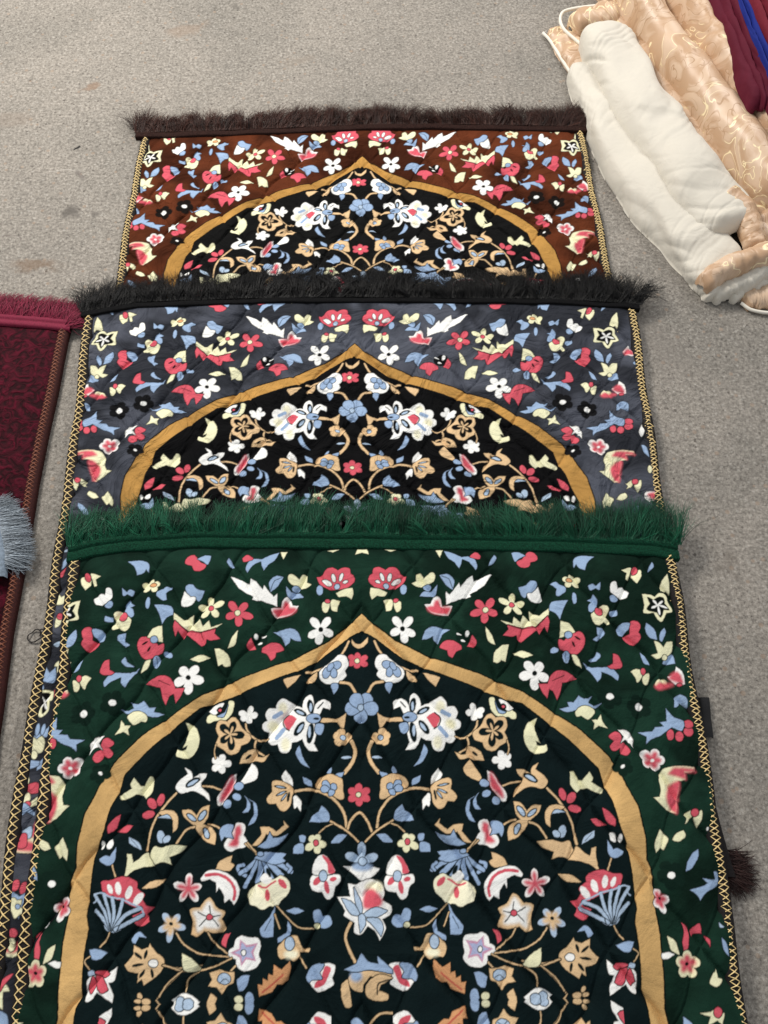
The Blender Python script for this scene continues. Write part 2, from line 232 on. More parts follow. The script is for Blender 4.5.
# ---------------------------------------------------------------- the printed pattern (mm in the rug's own frame)
PATTERN = """q C c -8.3,82.1 -5.7,89.2 7.1,89.6 9.2,81.9 0.5,84.9
q C m 30.2,89.3 44.9,88.1 37.8,85.8
q C m 97.6,86.5 106.4,86.4 102.2,76
p B m 108.5,85.4! 118.9,82.2 130.7,76.1! 144.9,75.9 150.7,64.1 148.2,58.3! 140.1,68.9 131.2,73.3! 129.5,66.7 126.5,60.2! 120.5,69.2 113.1,75.1
p K m 141.7,77.1 149.7,83.4 155.6,79.3 154,73.9 148.1,74
p K m 15.7,61.1 23.3,62.9 30.8,58.6 37.4,62.7 46.1,60.8 50.3,53.7 57.8,50.2! 54.3,41 45.6,35.4 31.6,33.3 17.6,35.7 9.1,43.9 10.2,50.8 14.5,54.2
e W m 26.4,49.4 2,0.8 1.7,-5.2
e W m 36.1,48.8 2.3,-0.7 -1.4,-5.3
e W m 44.7,43.4 6.1,3.6 1.4,-2.6
e W m 20.9,43 3,-1.2 -0.6,-1.7
e L m 31.6,37.4 3.4,-0 -0,-3.4
p C m 11.6,34.7! 21.9,33.4 32.6,29.2! 29.3,24.2 19.7,24.4 13.2,19.9! 10.7,26.7
e B m 53.7,31.9 4.1,-0.1 -0.2,-6.8
p C m 64.6,39.7! 70.6,43.1 70.9,53.5 76.3,54.5 80.4,47.6 89.3,54.4 94.7,52 93.3,43.9 86.6,39.9 73.5,35
p B m 74.2,22.5! 79.8,29.3 90.6,31.4 97.3,38.1! 94.7,25.7 86,22.4
e B m 84.3,35.6 5.2,-0.1 -0.1,-4.1
p B m 101.1,50.3! 110.9,51.8 119.2,43.6 116.4,31.1! 108.1,38
s X- m 0.9 103.2,49.6 112.7,44.8 116.5,33.3
q W m 108,12.4 108.1,28.7 112.6,24.3 117.4,29.5 125.5,40.1 126.9,34.3 136.6,45.7 143.3,50.2 144.6,42.8 153.5,46.4 169.1,52.2 157.6,36.2 147.5,29.5 138.7,26.2 139.9,21.7 128.7,20.7 118.9,16.3
p W m 80.2,11.2! 87.7,12.2 92.4,22.3 96.8,24.5 100.9,19.9 102.6,10.9 115.3,9.6! 109.5,-1.4 97.8,-2.4 87.3,1.1
p K~ m 83.7,7.4 91.4,9.1 94.8,17.5 98.2,18.4 100.4,9.4 112,7.5 108.1,0.8 96.8,-0.8 86.9,2
p C m 27.7,18.6! 35.7,20.8 39.9,16.2 37.5,5.1 31.2,4! 30.2,12.5
p C m 40.9,16.2 49.4,15 49.6,4.9 44.9,1.6 41.8,7.2
e K m 43.5,17.3 3.2,-0 -0.1,-2.7
F W m 51.2,-20.4 9.8 40.1,-4.5 63.8,-5.2 66.9,-29.3 54.5,-38.8 36,-26.7
e X- m 51.2,-20.4 3.2,-0 -0.1,-3.3
p B m 75.5,-34.8! 80.1,-23 90.8,-17.7 110.6,-22.3! 100.9,-27.6 95.2,-39.3! 90.1,-35 89.3,-29.6! 81.8,-33.8
e N- m 128.3,-32.2 10.9,-0.1 -0.6,-10.3
p K m 97,-44.7 102.5,-37.3 113,-36.8 123.1,-42.9 123.9,-48.2! 116.4,-51.3 111.9,-59.3! 106.9,-55.4 106.2,-49.1
e W- m 122.3,-27.4 3.4,-0 -0.1,-1.7
e W- m 132.4,-26.9 2.5,-0 -0.2,-3.5
e W- m 126.6,-36.5 2.9,-0 -0.1,-1.7
p K m 138.5,-29.1! 143.3,-36.7 140.8,-43.1 131.4,-44.1! 134.9,-36.6
p T c -12.2,-33.7! -8,-39.5 -1.7,-39.6 7.7,-30.7! 7,-38.2 -2.8,-45.1 -11.1,-41.2
s T m 2.6 16,-36.8 22.1,-49.1 30.3,-59.1 41.5,-66.8 53.7,-71.5 68.1,-73.4
F K c -5.5,-61.4 7.5 -4.8,-50.8 7.6,-55.9 7.5,-66.8 -5.8,-70.8 -17.2,-65.4 -16.2,-54.9
e C c -5.5,-61.4 2.9,-0 0,-2.9
p B m 174.3,79.8! 176.8,75.5 171.2,67.3 166.1,66.2! 169.5,73.2
p K m 201.9,68.1 209.9,72.7 219.6,83.3 228.1,79.6 229.5,71.3 220.4,67.9 216.5,60.9 206.7,61
p B m 197.1,81.9! 205.3,82.7 214.7,77.4! 206.7,73.9 199.8,69.3
p B m 280.2,74.7 289.2,76.9 304.4,75! 294.6,66.9 290,55.8! 282.7,58.9 280.1,64.8 276.3,60.1! 277,69.5
F C m 269.7,40.5 8 259.3,44.1 271.9,50.4 282.7,43.8 279.7,33.5 262.4,32.6
e O m 267.7,41.7 4.3,-0.1 -0.3,-2.5
p B m 243.6,38.6! 250.2,40.1 254.1,36.1 261.2,31.5 260.5,25.8 252.4,20.2 248.3,21.4! 250.3,30.5
e B m 271.3,17.1 2.8,0.2 -0.3,-7.8
p B m 291.7,34.5! 297.4,36.7 301.2,33.2 307.3,38.4! 305.4,28.6 300.9,31 294.2,28.8
p C m 304.3,7.2 310.8,8.3 314.5,3.7 310,-6.2 313.3,-12.8 311.7,-17.2 305.8,-13.8 298.9,-18.1 292.9,-15.9 289.9,-5.9 294.8,-0.5
p B m 288.1,14.1! 294,18.6 296.7,23.1! 301.2,16.2 300.1,7.3 291.5,-1.5 287.5,0.7 289.6,8.5 293.8,11.8
e K m 301.3,0.1 5.5,-0.1 -0.7,-5.8
p B m 315.1,-0.1! 325,2.5! 323.9,-5.3 315.4,-5.2
p B m 201.7,33.4! 211,35.5 218,41.9 225.4,39.9 224.7,33.1 218.6,25.2 212.1,24.2 208.5,19.7 204.6,24.2
p W m 212.1,24.2 218.6,25.2 226.9,33.1! 230.7,17.1 225,13.2 215.6,15.5
F K m 157,2.4 9.5 145.5,16 167.7,17.9 171.5,-3.3 153.7,-14.7 137.2,-2.9
e C m 157,2.9 3.4,-0 -0.2,-3.5
F C m 191.2,9.8 8.3 193.6,26.2 174.7,17.4 207.9,12.9 202.2,-2.6 181.1,-2.3
e K m 191.2,9.8 3.2,-0 -0.3,-3.3
q C m 175.5,-11.1 189.5,-15.6 192.4,-6.9 200.2,-13.6 204.2,-4.4 213.1,-11.6 212.6,1.3 224.2,-5.5 238.4,4.7 235.8,-6.3 218.8,-18.2 199.7,-20.1 183.1,-16.7
q K m 183.1,-16.7 201.7,-20.8 219.8,-18.9 235.2,-5.7 236.5,-14.1 233.2,-26.2 230.1,-18.8 222.3,-29.8 219.5,-23.9 211.4,-30.1 199.1,-39.2 195,-35.2 194.2,-29.8 188.2,-31.9 176.8,-30.7 184.3,-23.2
s X- m 0.9 183.1,-17.3 201.7,-21 218.7,-19.5 233.9,-6.5
s X- m 0.6 218.7,-19.5 221.3,-24.8
s X- m 0.6 201.7,-21 198.8,-29.9
p B m 238.1,1.4! 242,12.5 262.4,14! 255.9,3.4 250.1,-10.9! 245.7,-3.2
p C m 155.5,-19.6! 162.2,-29.4 166.1,-42.4! 157.5,-36.9
p C m 162.5,-63.5! 164.7,-52 174.7,-43.6 182.7,-42.6! 177.3,-63.7! 172.3,-61.6 167.9,-65.1
p C m 188.1,-53.3! 199.1,-50.7 210.6,-56.8! 199.3,-59.8
p K m 246.4,-35.9 252.4,-38.1 265,-28.6 274.6,-27.6 278.8,-36.3 274.1,-49.1 265,-55.4 253.2,-49.9 247,-45.6
p C m 250.5,-13.1! 261.1,-16.6 267.2,-27.5! 253,-32.8 247.7,-33.8!
e B m 258.5,-30.7 4.6,-0.1 -0.5,-4.3
e X- m 269.5,-35.1 3.4,-2.2 -0.8,-1.1
e X- m 263.8,-42.6 1.5,-3.4 -1.2,-0.6
e B m 239.7,-49.7 6.1,3.3 1.5,-3.3
e B m 253.3,-58.4 4.6,-0.1 -0.9,-8
s X- m 0.6 254,-52 252.2,-64.7
p C m 260.9,-55.3! 266.9,-57.5 271.4,-71.8! 263.8,-65.9
p B m 295.3,-21.4! 303.6,-22.6 304.1,-30.2 294.2,-38.2! 289.2,-36.5 296,-32.2
p B m 292.5,-51.9! 295.8,-57.9 288.8,-64.1 280.7,-62.9! 289.6,-57.8
p C m 337,54.7! 350.3,59.2 348,51.1 344.5,41.9! 341.4,43.1 343.7,51.1
p C m 350.4,52.2 361.7,55.5 360.8,45.1 353.8,36! 350.1,42.9
e K m 354.6,54.5 3.3,-1.4 -2.8,-5.6
p B m 379.9,67! 380.5,60 373.5,54.2! 374.9,60
p C m 396.7,49.7! 397.6,35.4 396.1,22.9! 393,27.5 384.3,26.9! 388.2,40.2
p C m 358.2,21.1! 368.1,19.9 374.1,17.1 381.5,23.1 391,21.9 390.4,11.7 394.7,-0.6 385.7,-3.8 378.6,-14.8 373.6,-12.5 369.8,-3.6 357,-3.5 359.2,6.5
p X- m 363.9,17.2 371.8,13.5 379.6,17.9 386.5,16.9 386.1,8.9 391,0.3 383.3,-0 377.8,-10.4 373.8,-3.7 361.2,0.2 366.3,8.2
F W- m 376.2,6.3 2.8 370.9,13.1 384.1,12.5 377.1,-6.6 367.5,2.4 388.5,2.8
p W m 319.4,31.9 322.4,38.2 327.8,38.2 328.7,29.5 335.5,31.7 341.9,23.6! 337.7,16.9 329.3,18.1 319.5,25
p B m 317.7,19.4 322.3,21.6 327.9,15.9 323.2,12.6 318.4,13.8
p K m 338.3,-15.4 345.9,-14.4 350.3,-19.9 346.9,-28.6 349.1,-35.1 340.5,-43.6 331.3,-42.4 326.1,-34.8 336.1,-30.6
p B m 320,-26 326.4,-17.4 337.1,-16.4 335,-24.1 331.3,-27.3 326.4,-32.6 321.2,-32.1
p B m 358.2,-16.7! 367.3,-25.6 368.4,-38.6! 359.5,-35.2 355.8,-25.4
p B m 379.9,-23.5! 381.1,-29 374.3,-40.8 371.7,-37.5 374.2,-28.9
p B m 371.9,-68.3 377.2,-61 383.1,-56.9 386.8,-56.9 386.3,-68.5!
p C m 364.6,-40! 370.8,-42.9 375.2,-48.3 380.5,-41.5 388.4,-40.3! 385.9,-52.7 378.6,-58.9 373.4,-58.9 365.7,-61.9 359.9,-56.6! 367.7,-55.6
e C m 375.2,-60.6 3.3,-0 -0.6,-3.4
p B m 345.1,-54.3! 351.6,-59.6 354.5,-70.2! 347.3,-67
p B m 273.7,-66! 283.6,-72.4 293.9,-72.5 306.1,-73.7 314.1,-83.2 312.2,-89.3! 304.9,-83.1 293.3,-77.7! 292.3,-85 287.2,-90.1! 282.6,-80.7
p K m 302.3,-71.6! 308.9,-68.6 310.6,-55.9! 316.5,-58.1 320.2,-68.7 317.4,-73.9 306,-74.8
p C m 329.8,-78.2! 336.8,-75.2 342.5,-78.4 342.6,-84.6 336.4,-91.7 334.2,-85.5
p C m 344.8,-83.6 352.4,-80.6 349.5,-92.9 345.2,-93.9 343,-88.7
e K m 344.9,-78.4 3.1,-0 -0.6,-4.1
p W m 374.3,-85! 382.8,-83 386.6,-72.7! 393.4,-81.1 393.5,-94.5! 382.8,-95.4
p K~ m 376.5,-86.5 386.4,-80 391,-92.4 384.4,-91.9
p C m 357.1,-96.1 361.3,-88.9 369.7,-87.6 372.9,-93.2 364.1,-97.2
p K~ m 357.6,-97.1 364.9,-92.5 378.8,-94.7 372.2,-97.3 361.5,-100.6
e K m 386.8,-95.4 3.3,-0 -0.3,-1.8
N N- m 300.4,-108.2 15.2
e W- m 300.4,-108.2 4.5,-0.1 -0.5,-3.6
N N- m 334,-120.6 15
e W- m 334,-120.6 4.4,-0.1 -0.7,-4.4
p B m 375.1,-122.6! 379.1,-110.6 386.9,-107 394.1,-111.8 393.2,-122.8! 389.7,-119.8 384.2,-116.3 378.1,-122.6
e K m 365,-154.9 4.2,-0.1 -1,-6.2
e K m 375.2,-157 4.8,-0.1 -1,-5.8
e K m 387.5,-151.3 6,-0.1 -1,-5.4
e K m 389.1,-142.5 6.4,-0.1 -0.9,-4.9
p B m 364.7,-124.4! 372.1,-134.5 383.2,-139.5 379.3,-150.2 368.1,-146.2 352.6,-155.7 342.1,-159.5 335.3,-164.8! 336.6,-156.5 328.4,-151.5! 344.4,-150.8 348.2,-145.9! 359.3,-145.1 355.1,-140.1! 363.2,-139.3
p K m 292.1,-155 299.7,-150.2 305.6,-151.2 307.7,-157.1 306,-161.9 311.6,-164.8 314.8,-172.5 309.7,-177.8 304.3,-174.3 304.1,-168.6 296.7,-172.3 291.8,-167.5 298.3,-160.8 293.7,-158.5
p W m 305.1,-147.3! 314.1,-147.5 320.9,-155.3 319.9,-168.8! 315.1,-161 311.4,-159.1 305.9,-162.9! 311,-155.2
F W m 340.3,-183.3 10.4 328.5,-173.1 346.1,-171.4 354.4,-183.5 344.3,-194.6 328.1,-188.8
F K~ m 340.3,-183.3 4.6 333.5,-176.6 344.6,-174.8 349.1,-183.4 343.4,-190.9 332.2,-187.4
e W- m 340.3,-183.3 2.2,-0 -0.3,-1.7
N N- m 303.5,-190 11.8
e W- m 303.5,-190 2,1.7 1.1,-1.2
p C m 343.7,-204.9 350.3,-193.8 355.6,-191.6! 370.4,-190.3 387.8,-191.5 388.9,-196.1! 375,-197.8 375.6,-205.3! 365.6,-207 366.6,-212.5 363.7,-223.5 356.7,-242.3! 347,-237.7 333.7,-224.9! 340.6,-224.1 343.8,-215.9
p K~ m 364.1,-193 387.4,-193.9 388.1,-196.1 375.2,-196.3 375.4,-204.3! 366.6,-201.4 357.3,-198.5!
p K~ m 367.2,-208.9 363.7,-223.5 357,-241.4! 351.4,-234.2 349.7,-223.3 354.7,-214.2 361.4,-208.8
p C m 365.9,-244.2! 375.4,-239 375.1,-246.1 365.3,-253.1! 369.2,-246.9
p C m 378.1,-245.3 386.8,-239.1 386.1,-248.1 380.7,-256.8! 378.1,-250.6
e K m 379.4,-241.2 4,-0.1 -0.7,-4.1
p C m 336.9,-258.6! 343.9,-267.8 342.1,-273 337.7,-279.8! 335.2,-277.2 329.3,-282.3! 328.9,-272.8
p C m 361.2,-260.1! 362.6,-266.3 354.5,-271.7 348.3,-269.6! 353.1,-263.5
e W m 391.8,-258.4 1.1,-0 -0.4,-1.9
p B m 374.6,-280! 373.9,-287.2 364.7,-299 357.6,-301.9! 361.2,-292.1 368.3,-283.7
N N- m 340.7,-305.8 15.5
e W- m 340.7,-305.8 4.1,-0.1 -0.6,-3.4
p B m 358.9,-320.7! 372.4,-317.5 380.3,-314.3 374.8,-309.2! 384.7,-311 389.4,-310.2 389,-302.7! 393.3,-304.4 391.1,-316.1 380.9,-321 374.8,-324.2 368.1,-331! 365.4,-325.7
F W m 325.1,-328 9 321.5,-319.4 335.5,-331.1 327.3,-343.2 317.8,-336.6
F K~ m 324.7,-327.7 4.5 322.3,-322.7 331.7,-329.9 325.9,-337.5 320.2,-333.4
e X- m 326.1,-328.5 1.8,-0 -0.3,-1.6
e W m 282.3,-266.1 4.1,0.9 0.8,-5.1
e W m 291.2,-267.1 2.1,-0 -0.6,-4.5
p K m 345.7,-352.5! 351.5,-357.4 347.2,-376.3 342.2,-379.4! 341.8,-371.5 345.3,-362.1
p K m 354.8,-359! 363.9,-353.5 364.9,-363.1! 358.6,-363 353.7,-365.3
p K m 367.1,-365.5 372.8,-368.8 371.4,-375.8! 369.8,-370.3
p C m 326.2,-365! 334,-369.8 336.4,-382.4! 328.3,-377.6
p W m 317.8,-381.4! 325.2,-379.9 331.1,-382! 324.2,-385.7 318,-386.1
F C m 344.3,-391 10.3 345.9,-378.6 357.8,-388.6 349.4,-403.8 334.7,-402.4 331.9,-387.8
F K~ m 344.3,-391 4.6 345.1,-383.3 353.5,-389.1 347.7,-398.3 337.3,-397.6 336.5,-388.9
e X- m 343.7,-391 2.1,-0 -0.3,-1.8
p B m 385.6,-367.3! 389.7,-373.7 389.9,-384.6! 385.2,-378.3
p C m 373.7,-396.8! 373.1,-404.4 378,-406 370.7,-412 363.4,-408.9 367.4,-402.1
p C m 348.8,-435.6! 359.5,-434.3 362.4,-432.8 367.6,-437.3 373.1,-435.9 369.4,-445.8! 365,-441.7 355.6,-445.7 358.7,-438.7
e K m 366.7,-434.7 4.2,-0.1 -0.9,-4.7
p B m 332.6,-439.1! 339.3,-445.5 331,-448.6
p L m 386.1,-353! 390,-357.1 385.8,-357.2
p W m 17.3,-59.6 21.4,-54.3 28.9,-53.6 34.4,-58.7 43.6,-66.2 50.6,-71.9 51.9,-78.8 47.7,-85.9 39,-89.1 30.1,-88 22.8,-83.6 18.7,-79 20.8,-73.6 16.4,-66.9
e B m 31.6,-66.7 6.1,-2.4 -1.8,-4.7
e B m 34.4,-75.5 3.9,-1.1 -1.7,-6
e B m 43,-75.1 4.3,1.5 2.2,-6.6
e B m 38.4,-68.2 2.9,1.6 2.6,-4.7
p B m 29.9,-88.8 37.4,-89.9 33.7,-101.1! 28.8,-94.9
s T m 3.1 25.8,-87.3 14.6,-89.6 7.4,-100.7
p T m 54.7,-73.6! 63.8,-78.9 67.7,-86.2! 59.5,-86.1 55.1,-80.9
p T m 75.2,-76! 94.4,-82.4 94.2,-86.5 89.8,-93.7! 81,-85.3
F B c -0.7,-118.1 16 10,-102.2 20,-120 -1.7,-135.2 -20.2,-119.5 -10.9,-101.9
e L c -1.3,-117.7 3.2,-0 -0,-3.8
p T m 18.7,-124! 28.3,-129.6 46.3,-130.3 48.2,-135.2 29.2,-133.6 25.2,-139.8 21.2,-140.8
F T m 22.4,-152.5 9.8 26.1,-141.8 33.6,-149.7 30.8,-160.9 19,-160.1 11.7,-151.4
e L m 22.4,-152.5 3,-0 -0,-2.9
s T m 4 12.1,-157.2 7.7,-168.6 11,-181.9 19.6,-193.3
e L m 17.9,-176 5.9,-0.1 -0,-1.5
p W m 38.5,-119.3! 38.2,-111.2 45.8,-107.3 53.7,-112 57,-118.9 58.5,-106.5 62.7,-102.1 69.4,-107 71.1,-117.7 79.9,-113.2 88.2,-108.9 95.4,-105.9 101.2,-111 102.9,-118.1 111,-118.2 115,-125.2 112.3,-132.1 118.1,-136.1 116.7,-143 110,-144.8 111.1,-154.6 105.9,-160.3 99,-159.2 95.7,-167.8 89.7,-170 83.9,-166.7 82.3,-158.1 75.4,-157 69.9,-154 66.3,-161.7 61.2,-167.4 51.4,-168.2! 56.5,-159.7 53.8,-148 56.1,-136.3 50.4,-126.4 46.6,-117.4 42.1,-118.3
e D- m 61.3,-116.5 3.9,-0.7 -1.9,-9
e L- m 61.1,-117.5 1.6,-0 -0.1,-5.2
e D- m 73.6,-122.7 8.2,4.5 1.7,-3.1
e L- m 73.6,-123.1 4.6,2.5 0.8,-1.4
e D- m 73.9,-142.4 3.7,2.4 5.4,-8
e L- m 72.9,-142 1.7,1.1 3.3,-4.8
e D- m 60.8,-148.1 4.3,0.5 1.4,-11.9
e L- m 61.8,-146.2 1.8,-0 -0.2,-6.6
s D- m 1.6 46.7,-111.3 52.6,-118.4
e B m 57.3,-130.4 8.4,-0.1 -0.1,-5.5
e D- m 53.9,-130.8 3.6,-0 -0,-1.4
p B m 45.1,-138.1 54.1,-137.3 54.9,-146.1 49.8,-149.9 45.9,-146
e Y~ m 94.9,-117 4.4,-0.1 -0.2,-5.6
e Y~ m 106,-137.9 5.6,-0.1 -0.2,-4.9
e Y~ m 89.5,-160.1 4.3,-0.1 -0.3,-6.5
p K- m 77.3,-130.7! 86.5,-124.8 93.4,-129.9 91,-138.7 85.8,-143.5
s X- m 1.6 87.5,-124.9 93.9,-130.9 91.9,-139.7 86.2,-144.1
s B- m 4.8 96.7,-122.6 104.9,-127.5
s B- m 5.1 92.8,-143.1 100.3,-152.1
p B m 73.2,-162.2! 77.3,-169.5 70.6,-181.7 60.7,-186.7! 67.8,-177
p B m 20.6,-192.3! 29.4,-194.3 32.2,-199 23.5,-198
p B m 36.3,-186 40.7,-191.7 37.1,-195.4! 34.9,-189.7
p B m 68.2,-196.7! 66,-204.1 58.1,-207.1! 58.7,-201.2
p W m 88.9,-188.9! 93.4,-196.1 86.3,-205.3 79.8,-206.1! 81.3,-197.8
s T m 1.9 111.2,-153 121,-154.7 131.3,-149 136.7,-141.3 138.1,-135.4
s T m 1.9 125,-154.7 125.4,-164.4 114.1,-172.8
p T m 109.3,-170.9! 116,-174.7 121.9,-173.9 124.8,-164.4! 130.3,-165.4 139.4,-171.2 143,-180.8! 132.3,-179.7 125.6,-177.7 117.7,-179.5 113.8,-179.1
e D- m 132.8,-173.1 3.1,-2.7 -1.1,-1.2
p T r 126.5,-179.6! 137.7,-196.6 136.6,-204.1 122.5,-198.3 118.1,-189.9
F W m 135.7,-125.5 7.6 133,-113.9 147,-121.6 144.4,-130.5 134.2,-134.4 124.7,-124.9
p W l -129.1,-180.1! -121.3,-187.7 -122.2,-198.9 -137.4,-204.2! -140.4,-202.3 -134.3,-191.3
F W m 211.4,-79.4 11.1 200.9,-65.1 221.5,-66.4 228.2,-87.2 209.4,-99.9 192.1,-84.1
e X- m 211.4,-79.4 3.1,-0 -0.3,-3.1
p K m 228.7,-86.2! 235.7,-78 248.2,-76.5 263.6,-85! 253,-88.6 244.6,-90.5 241.2,-102.7 236.7,-110.8! 232.3,-100.6 227.5,-98.5 224.3,-109.6! 218.9,-102.4 214.9,-91.8! 226,-92.3
s X- m 0.8 232.6,-88.3 247.6,-81.9
p B m 238.2,-121.8! 249.5,-120 248,-114.5! 255,-115.4 262.1,-107.1! 268.7,-110.8 279.3,-107.3! 273.2,-115.3 279.9,-118.4 290,-115.5! 281.5,-121.4 271.2,-123.2 261.4,-121.1 254.9,-125 244.8,-125.9
p C m 255.7,-127 261.4,-121.1 271.7,-119.2 280,-125.3 274,-133.2 269.7,-135.5 262.2,-131.1 257.1,-132
q C m 274.6,-136.2 281.7,-135.7 286.9,-129.4 287,-138.3 291.9,-146.2 281.8,-143.1 275.3,-147 277.1,-140.1
p C m 153.9,-109.3 159.6,-108.8 160.4,-119.8 163.3,-126.8 172.3,-126.9 177.7,-123 184.5,-126.1 184.3,-133 179.8,-134 175,-131.5 164,-131.8 156.4,-125.7 153.9,-117.7
p B m 160.3,-112.8! 163.7,-121.9 172.4,-125.9 164.3,-126.8
p W m 165.5,-110.9 176.5,-113 183,-120.1! 174.6,-124
e X- m 170,-118.9 4,-0.1 -0.3,-4
e K- m 170,-118.9 1.8,-0 -0.1,-1.8
p T m 148,-130.6 154.2,-127.7 159.9,-132.7 170,-131.9 172.8,-141.7 168.6,-149.5 171.4,-159.2 162.5,-164.9 155.1,-170.5 145.4,-168.5 142,-160.7 133.4,-156.8 131.9,-149 141.3,-141.3
F D- m 155.2,-147.8 9 151.5,-132.6 168,-136.2 166.4,-156.8 152.5,-166.3 138.4,-149.1
F T- m 155.2,-147.8 2.6 153.1,-138.5 162.8,-142 161.4,-153.3 153,-158.6 146.9,-147.6
p C m 209.9,-132.8! 205.9,-144.1 207.8,-154.8 211.1,-161.6! 205.4,-159.3! 207,-163.9 212.8,-165.1 217.8,-163.6! 217.1,-171.3 208,-174 198.4,-171 192.4,-161.4 192,-149.8 198.4,-138.1
F W m 163.8,-181 8.1 162.6,-170.2 174.5,-174.9 173.8,-187.8 161.8,-191.7 152,-180.9
s T m 1.3 171.4,-159.2 172.8,-166.9 171,-174.5
s T m 1.8 162,-209.9 171.9,-206.4 184.6,-204.7
p W m 146.2,-192.1! 153.2,-196.8 158.4,-206.2 166.2,-217.3 165.6,-225.5 160.8,-225.4 156.5,-219 150.3,-211.6 147,-202.3
p K~ m 149.5,-195.3 154.8,-202.4 161.5,-215.4 162,-221.8 155.8,-215.3 150.1,-207.9
e B m 141.9,-206 5.8,-0.1 -0.3,-4.4
e B m 143.1,-217.9 4.8,2.5 1.7,-3.2
e B m 154.1,-225.3 5,-0.1 -0.3,-4.7
p T/W m 179.9,-191.6! 189.7,-191.7 196,-197.4 198.7,-189 205.9,-184.8! 201.4,-191.9 210.4,-199.4 214.1,-206.9 207.1,-213.2 194.8,-210.7 184.8,-213.9 174.5,-221.4! 177.1,-213.8 185.1,-206.5 186.9,-201 181.5,-196.3
e D- m 195.6,-201.1 7.1,-5.2 -2.6,-3.2
e L- m 195.6,-201.5 5.1,-3.7 -1.3,-1.5
p C m 243,-194.3! 246.9,-194.3 251.6,-203.7 255.4,-204.7! 264.3,-195.5! 267.4,-202 264.9,-206.6 278.4,-214.2! 275.9,-218.7 267.4,-216.8 260.2,-213 252.4,-213.8 247.1,-218! 241.1,-210.9 241,-203.5
e K m 229.9,-219.9 3.9,1.3 1.8,-6.5
e K m 239.7,-223.7 3.6,-2.6 -4.6,-5.3
e K m 242.5,-235.5 7.4,-1.3 -1.2,-4
s T m 2.3 212.8,-213.3 222.4,-223.5 232.3,-238 238.3,-252.4 240.7,-272.5
p T m 174.1,-226.5! 181.6,-228.4 187.5,-237.5 194.8,-231.3 204.3,-231.4! 200.7,-239.4 189.4,-248.2 185,-255.2 174.7,-264.7 164.1,-268.1! 163.9,-258.5 169.3,-250.6 180.1,-246.3 175,-239.1
e D- m 181.2,-237.4 3.3,2 4,-6.2
e L- m 181.2,-237.4 2.1,1.3 3.3,-5
e D- m 193.1,-239.3 2,-2.5 -5.9,-4.3
e L- m 193.1,-239.3 1.2,-1.5 -4.7,-3.4
e D- m 175.5,-256 3.6,-1.7 -3.7,-6.3
e L- m 175.5,-256 2.3,-1.1 -3,-5.1
s T m 2 189.3,-249.1 198.5,-252.7 207.5,-266
s T m 1.7 159.7,-251.7 167.6,-247.6 174.4,-246.2
p T m 208.3,-239.5 213.8,-232.4 223.5,-231.1 230.9,-233.5 226.8,-236.2 219.1,-236.1 213.7,-242.3 212.5,-254.7! 208.2,-250.2
p L m 215.8,-240.5! 221.1,-236.1 231.3,-238.9! 222.6,-239.7
e L m 225.8,-259.3 4.4,-0.8 -2,-6.5
e L m 218.9,-261.8 3.7,-2.7 -2.2,-2.6
p L m 261.1,-259.4! 259.4,-265.8 246.3,-272.6! 250.1,-264.8
s X- m 0.5 249.8,-269.7 258.4,-261.8
p T/C m 196.9,-269.4! 212.1,-267.8 224,-270.6 232.6,-269 236.4,-276.8 236.8,-282 230.5,-287.9! 221.5,-285.2 211.9,-287.7! 214.6,-280 202.8,-275.5
p T/C m 230.4,-288.7! 237,-280.3 240.4,-275.1 248,-282.1 253.1,-285.6 256.1,-277.1! 260.9,-276.3! 259.9,-284 260.9,-297.6 263.2,-306.1! 255.6,-295.9 243.2,-290.6
p K m 258.8,-247.3! 267.5,-246.5 277.1,-252.9! 264.6,-254.1
p K m 274.3,-235! 281.4,-239.6 287.3,-247.7 286.3,-254.7! 277.6,-249.3
p W m 134.5,-246.6 142.1,-245.8 145.4,-252.9 153,-265.3 153.1,-271.4 145.7,-275.6 139.4,-272.1 131,-271.1 128.6,-265 133.7,-258.1 131.3,-251
p K~ m 138.1,-249.3 142.7,-251.1 143.9,-261.7 148.1,-268.7 140.6,-268.6 139.3,-259.9 136.7,-256.4
p B m 146.2,-247.6 155.3,-247.8 160,-254.9 156.8,-264.5! 154.3,-260.1 144.8,-261.7! 147.1,-256.5
F K c -3.3,-217.5 8.2 -3.7,-205 9.4,-211.6 9.4,-223.5 -2.7,-230 -15.2,-223.2 -15.2,-211.3
e C c -3.7,-217.5 2.7,-0 0,-2.5
s T m 2.7 17.2,-252.2 20.2,-237.1 30.9,-222.8 46.4,-213.9 60,-210.4 77.3,-212.1
s T c 2.5 -15.9,-253.5 -12.2,-244.7 -2.7,-236.8 5.8,-245 11.1,-256.5
s T m 2 3.9,-266.9 17.1,-255.7 35.3,-245.3
s T m 1.2 33.3,-248.3 41.8,-251.6 48.2,-257.3
p B m 46.1,-228.5! 48.8,-234.8 55.4,-238.5 59,-245.6! 45.7,-246 37.2,-244.5 37.3,-237.3 41.2,-232
p B m 16.7,-260.1! 26.5,-259.3 34.3,-266.4! 33.9,-268.1 24.5,-267.5
F C m 51.8,-267.9 7.6 48.2,-259.1 58.2,-260.6 62.8,-274.6 48.3,-278.7 39.9,-270
e K m 51.2,-267.8 2.6,-0 -0.1,-3.1
p B m 63.2,-260.7 69.9,-259.9 68.7,-266 64,-266.8
p B m 65.8,-268.6 75.1,-270.4 76.3,-278.2! 65.5,-278.1
p T m 20.3,-220.9 21.4,-211.8 22.5,-200.7 29.3,-196.7 37.1,-193.9 47.8,-197 53,-203 52.9,-208.5 38.7,-214.7 28,-221.3 24.1,-222.4
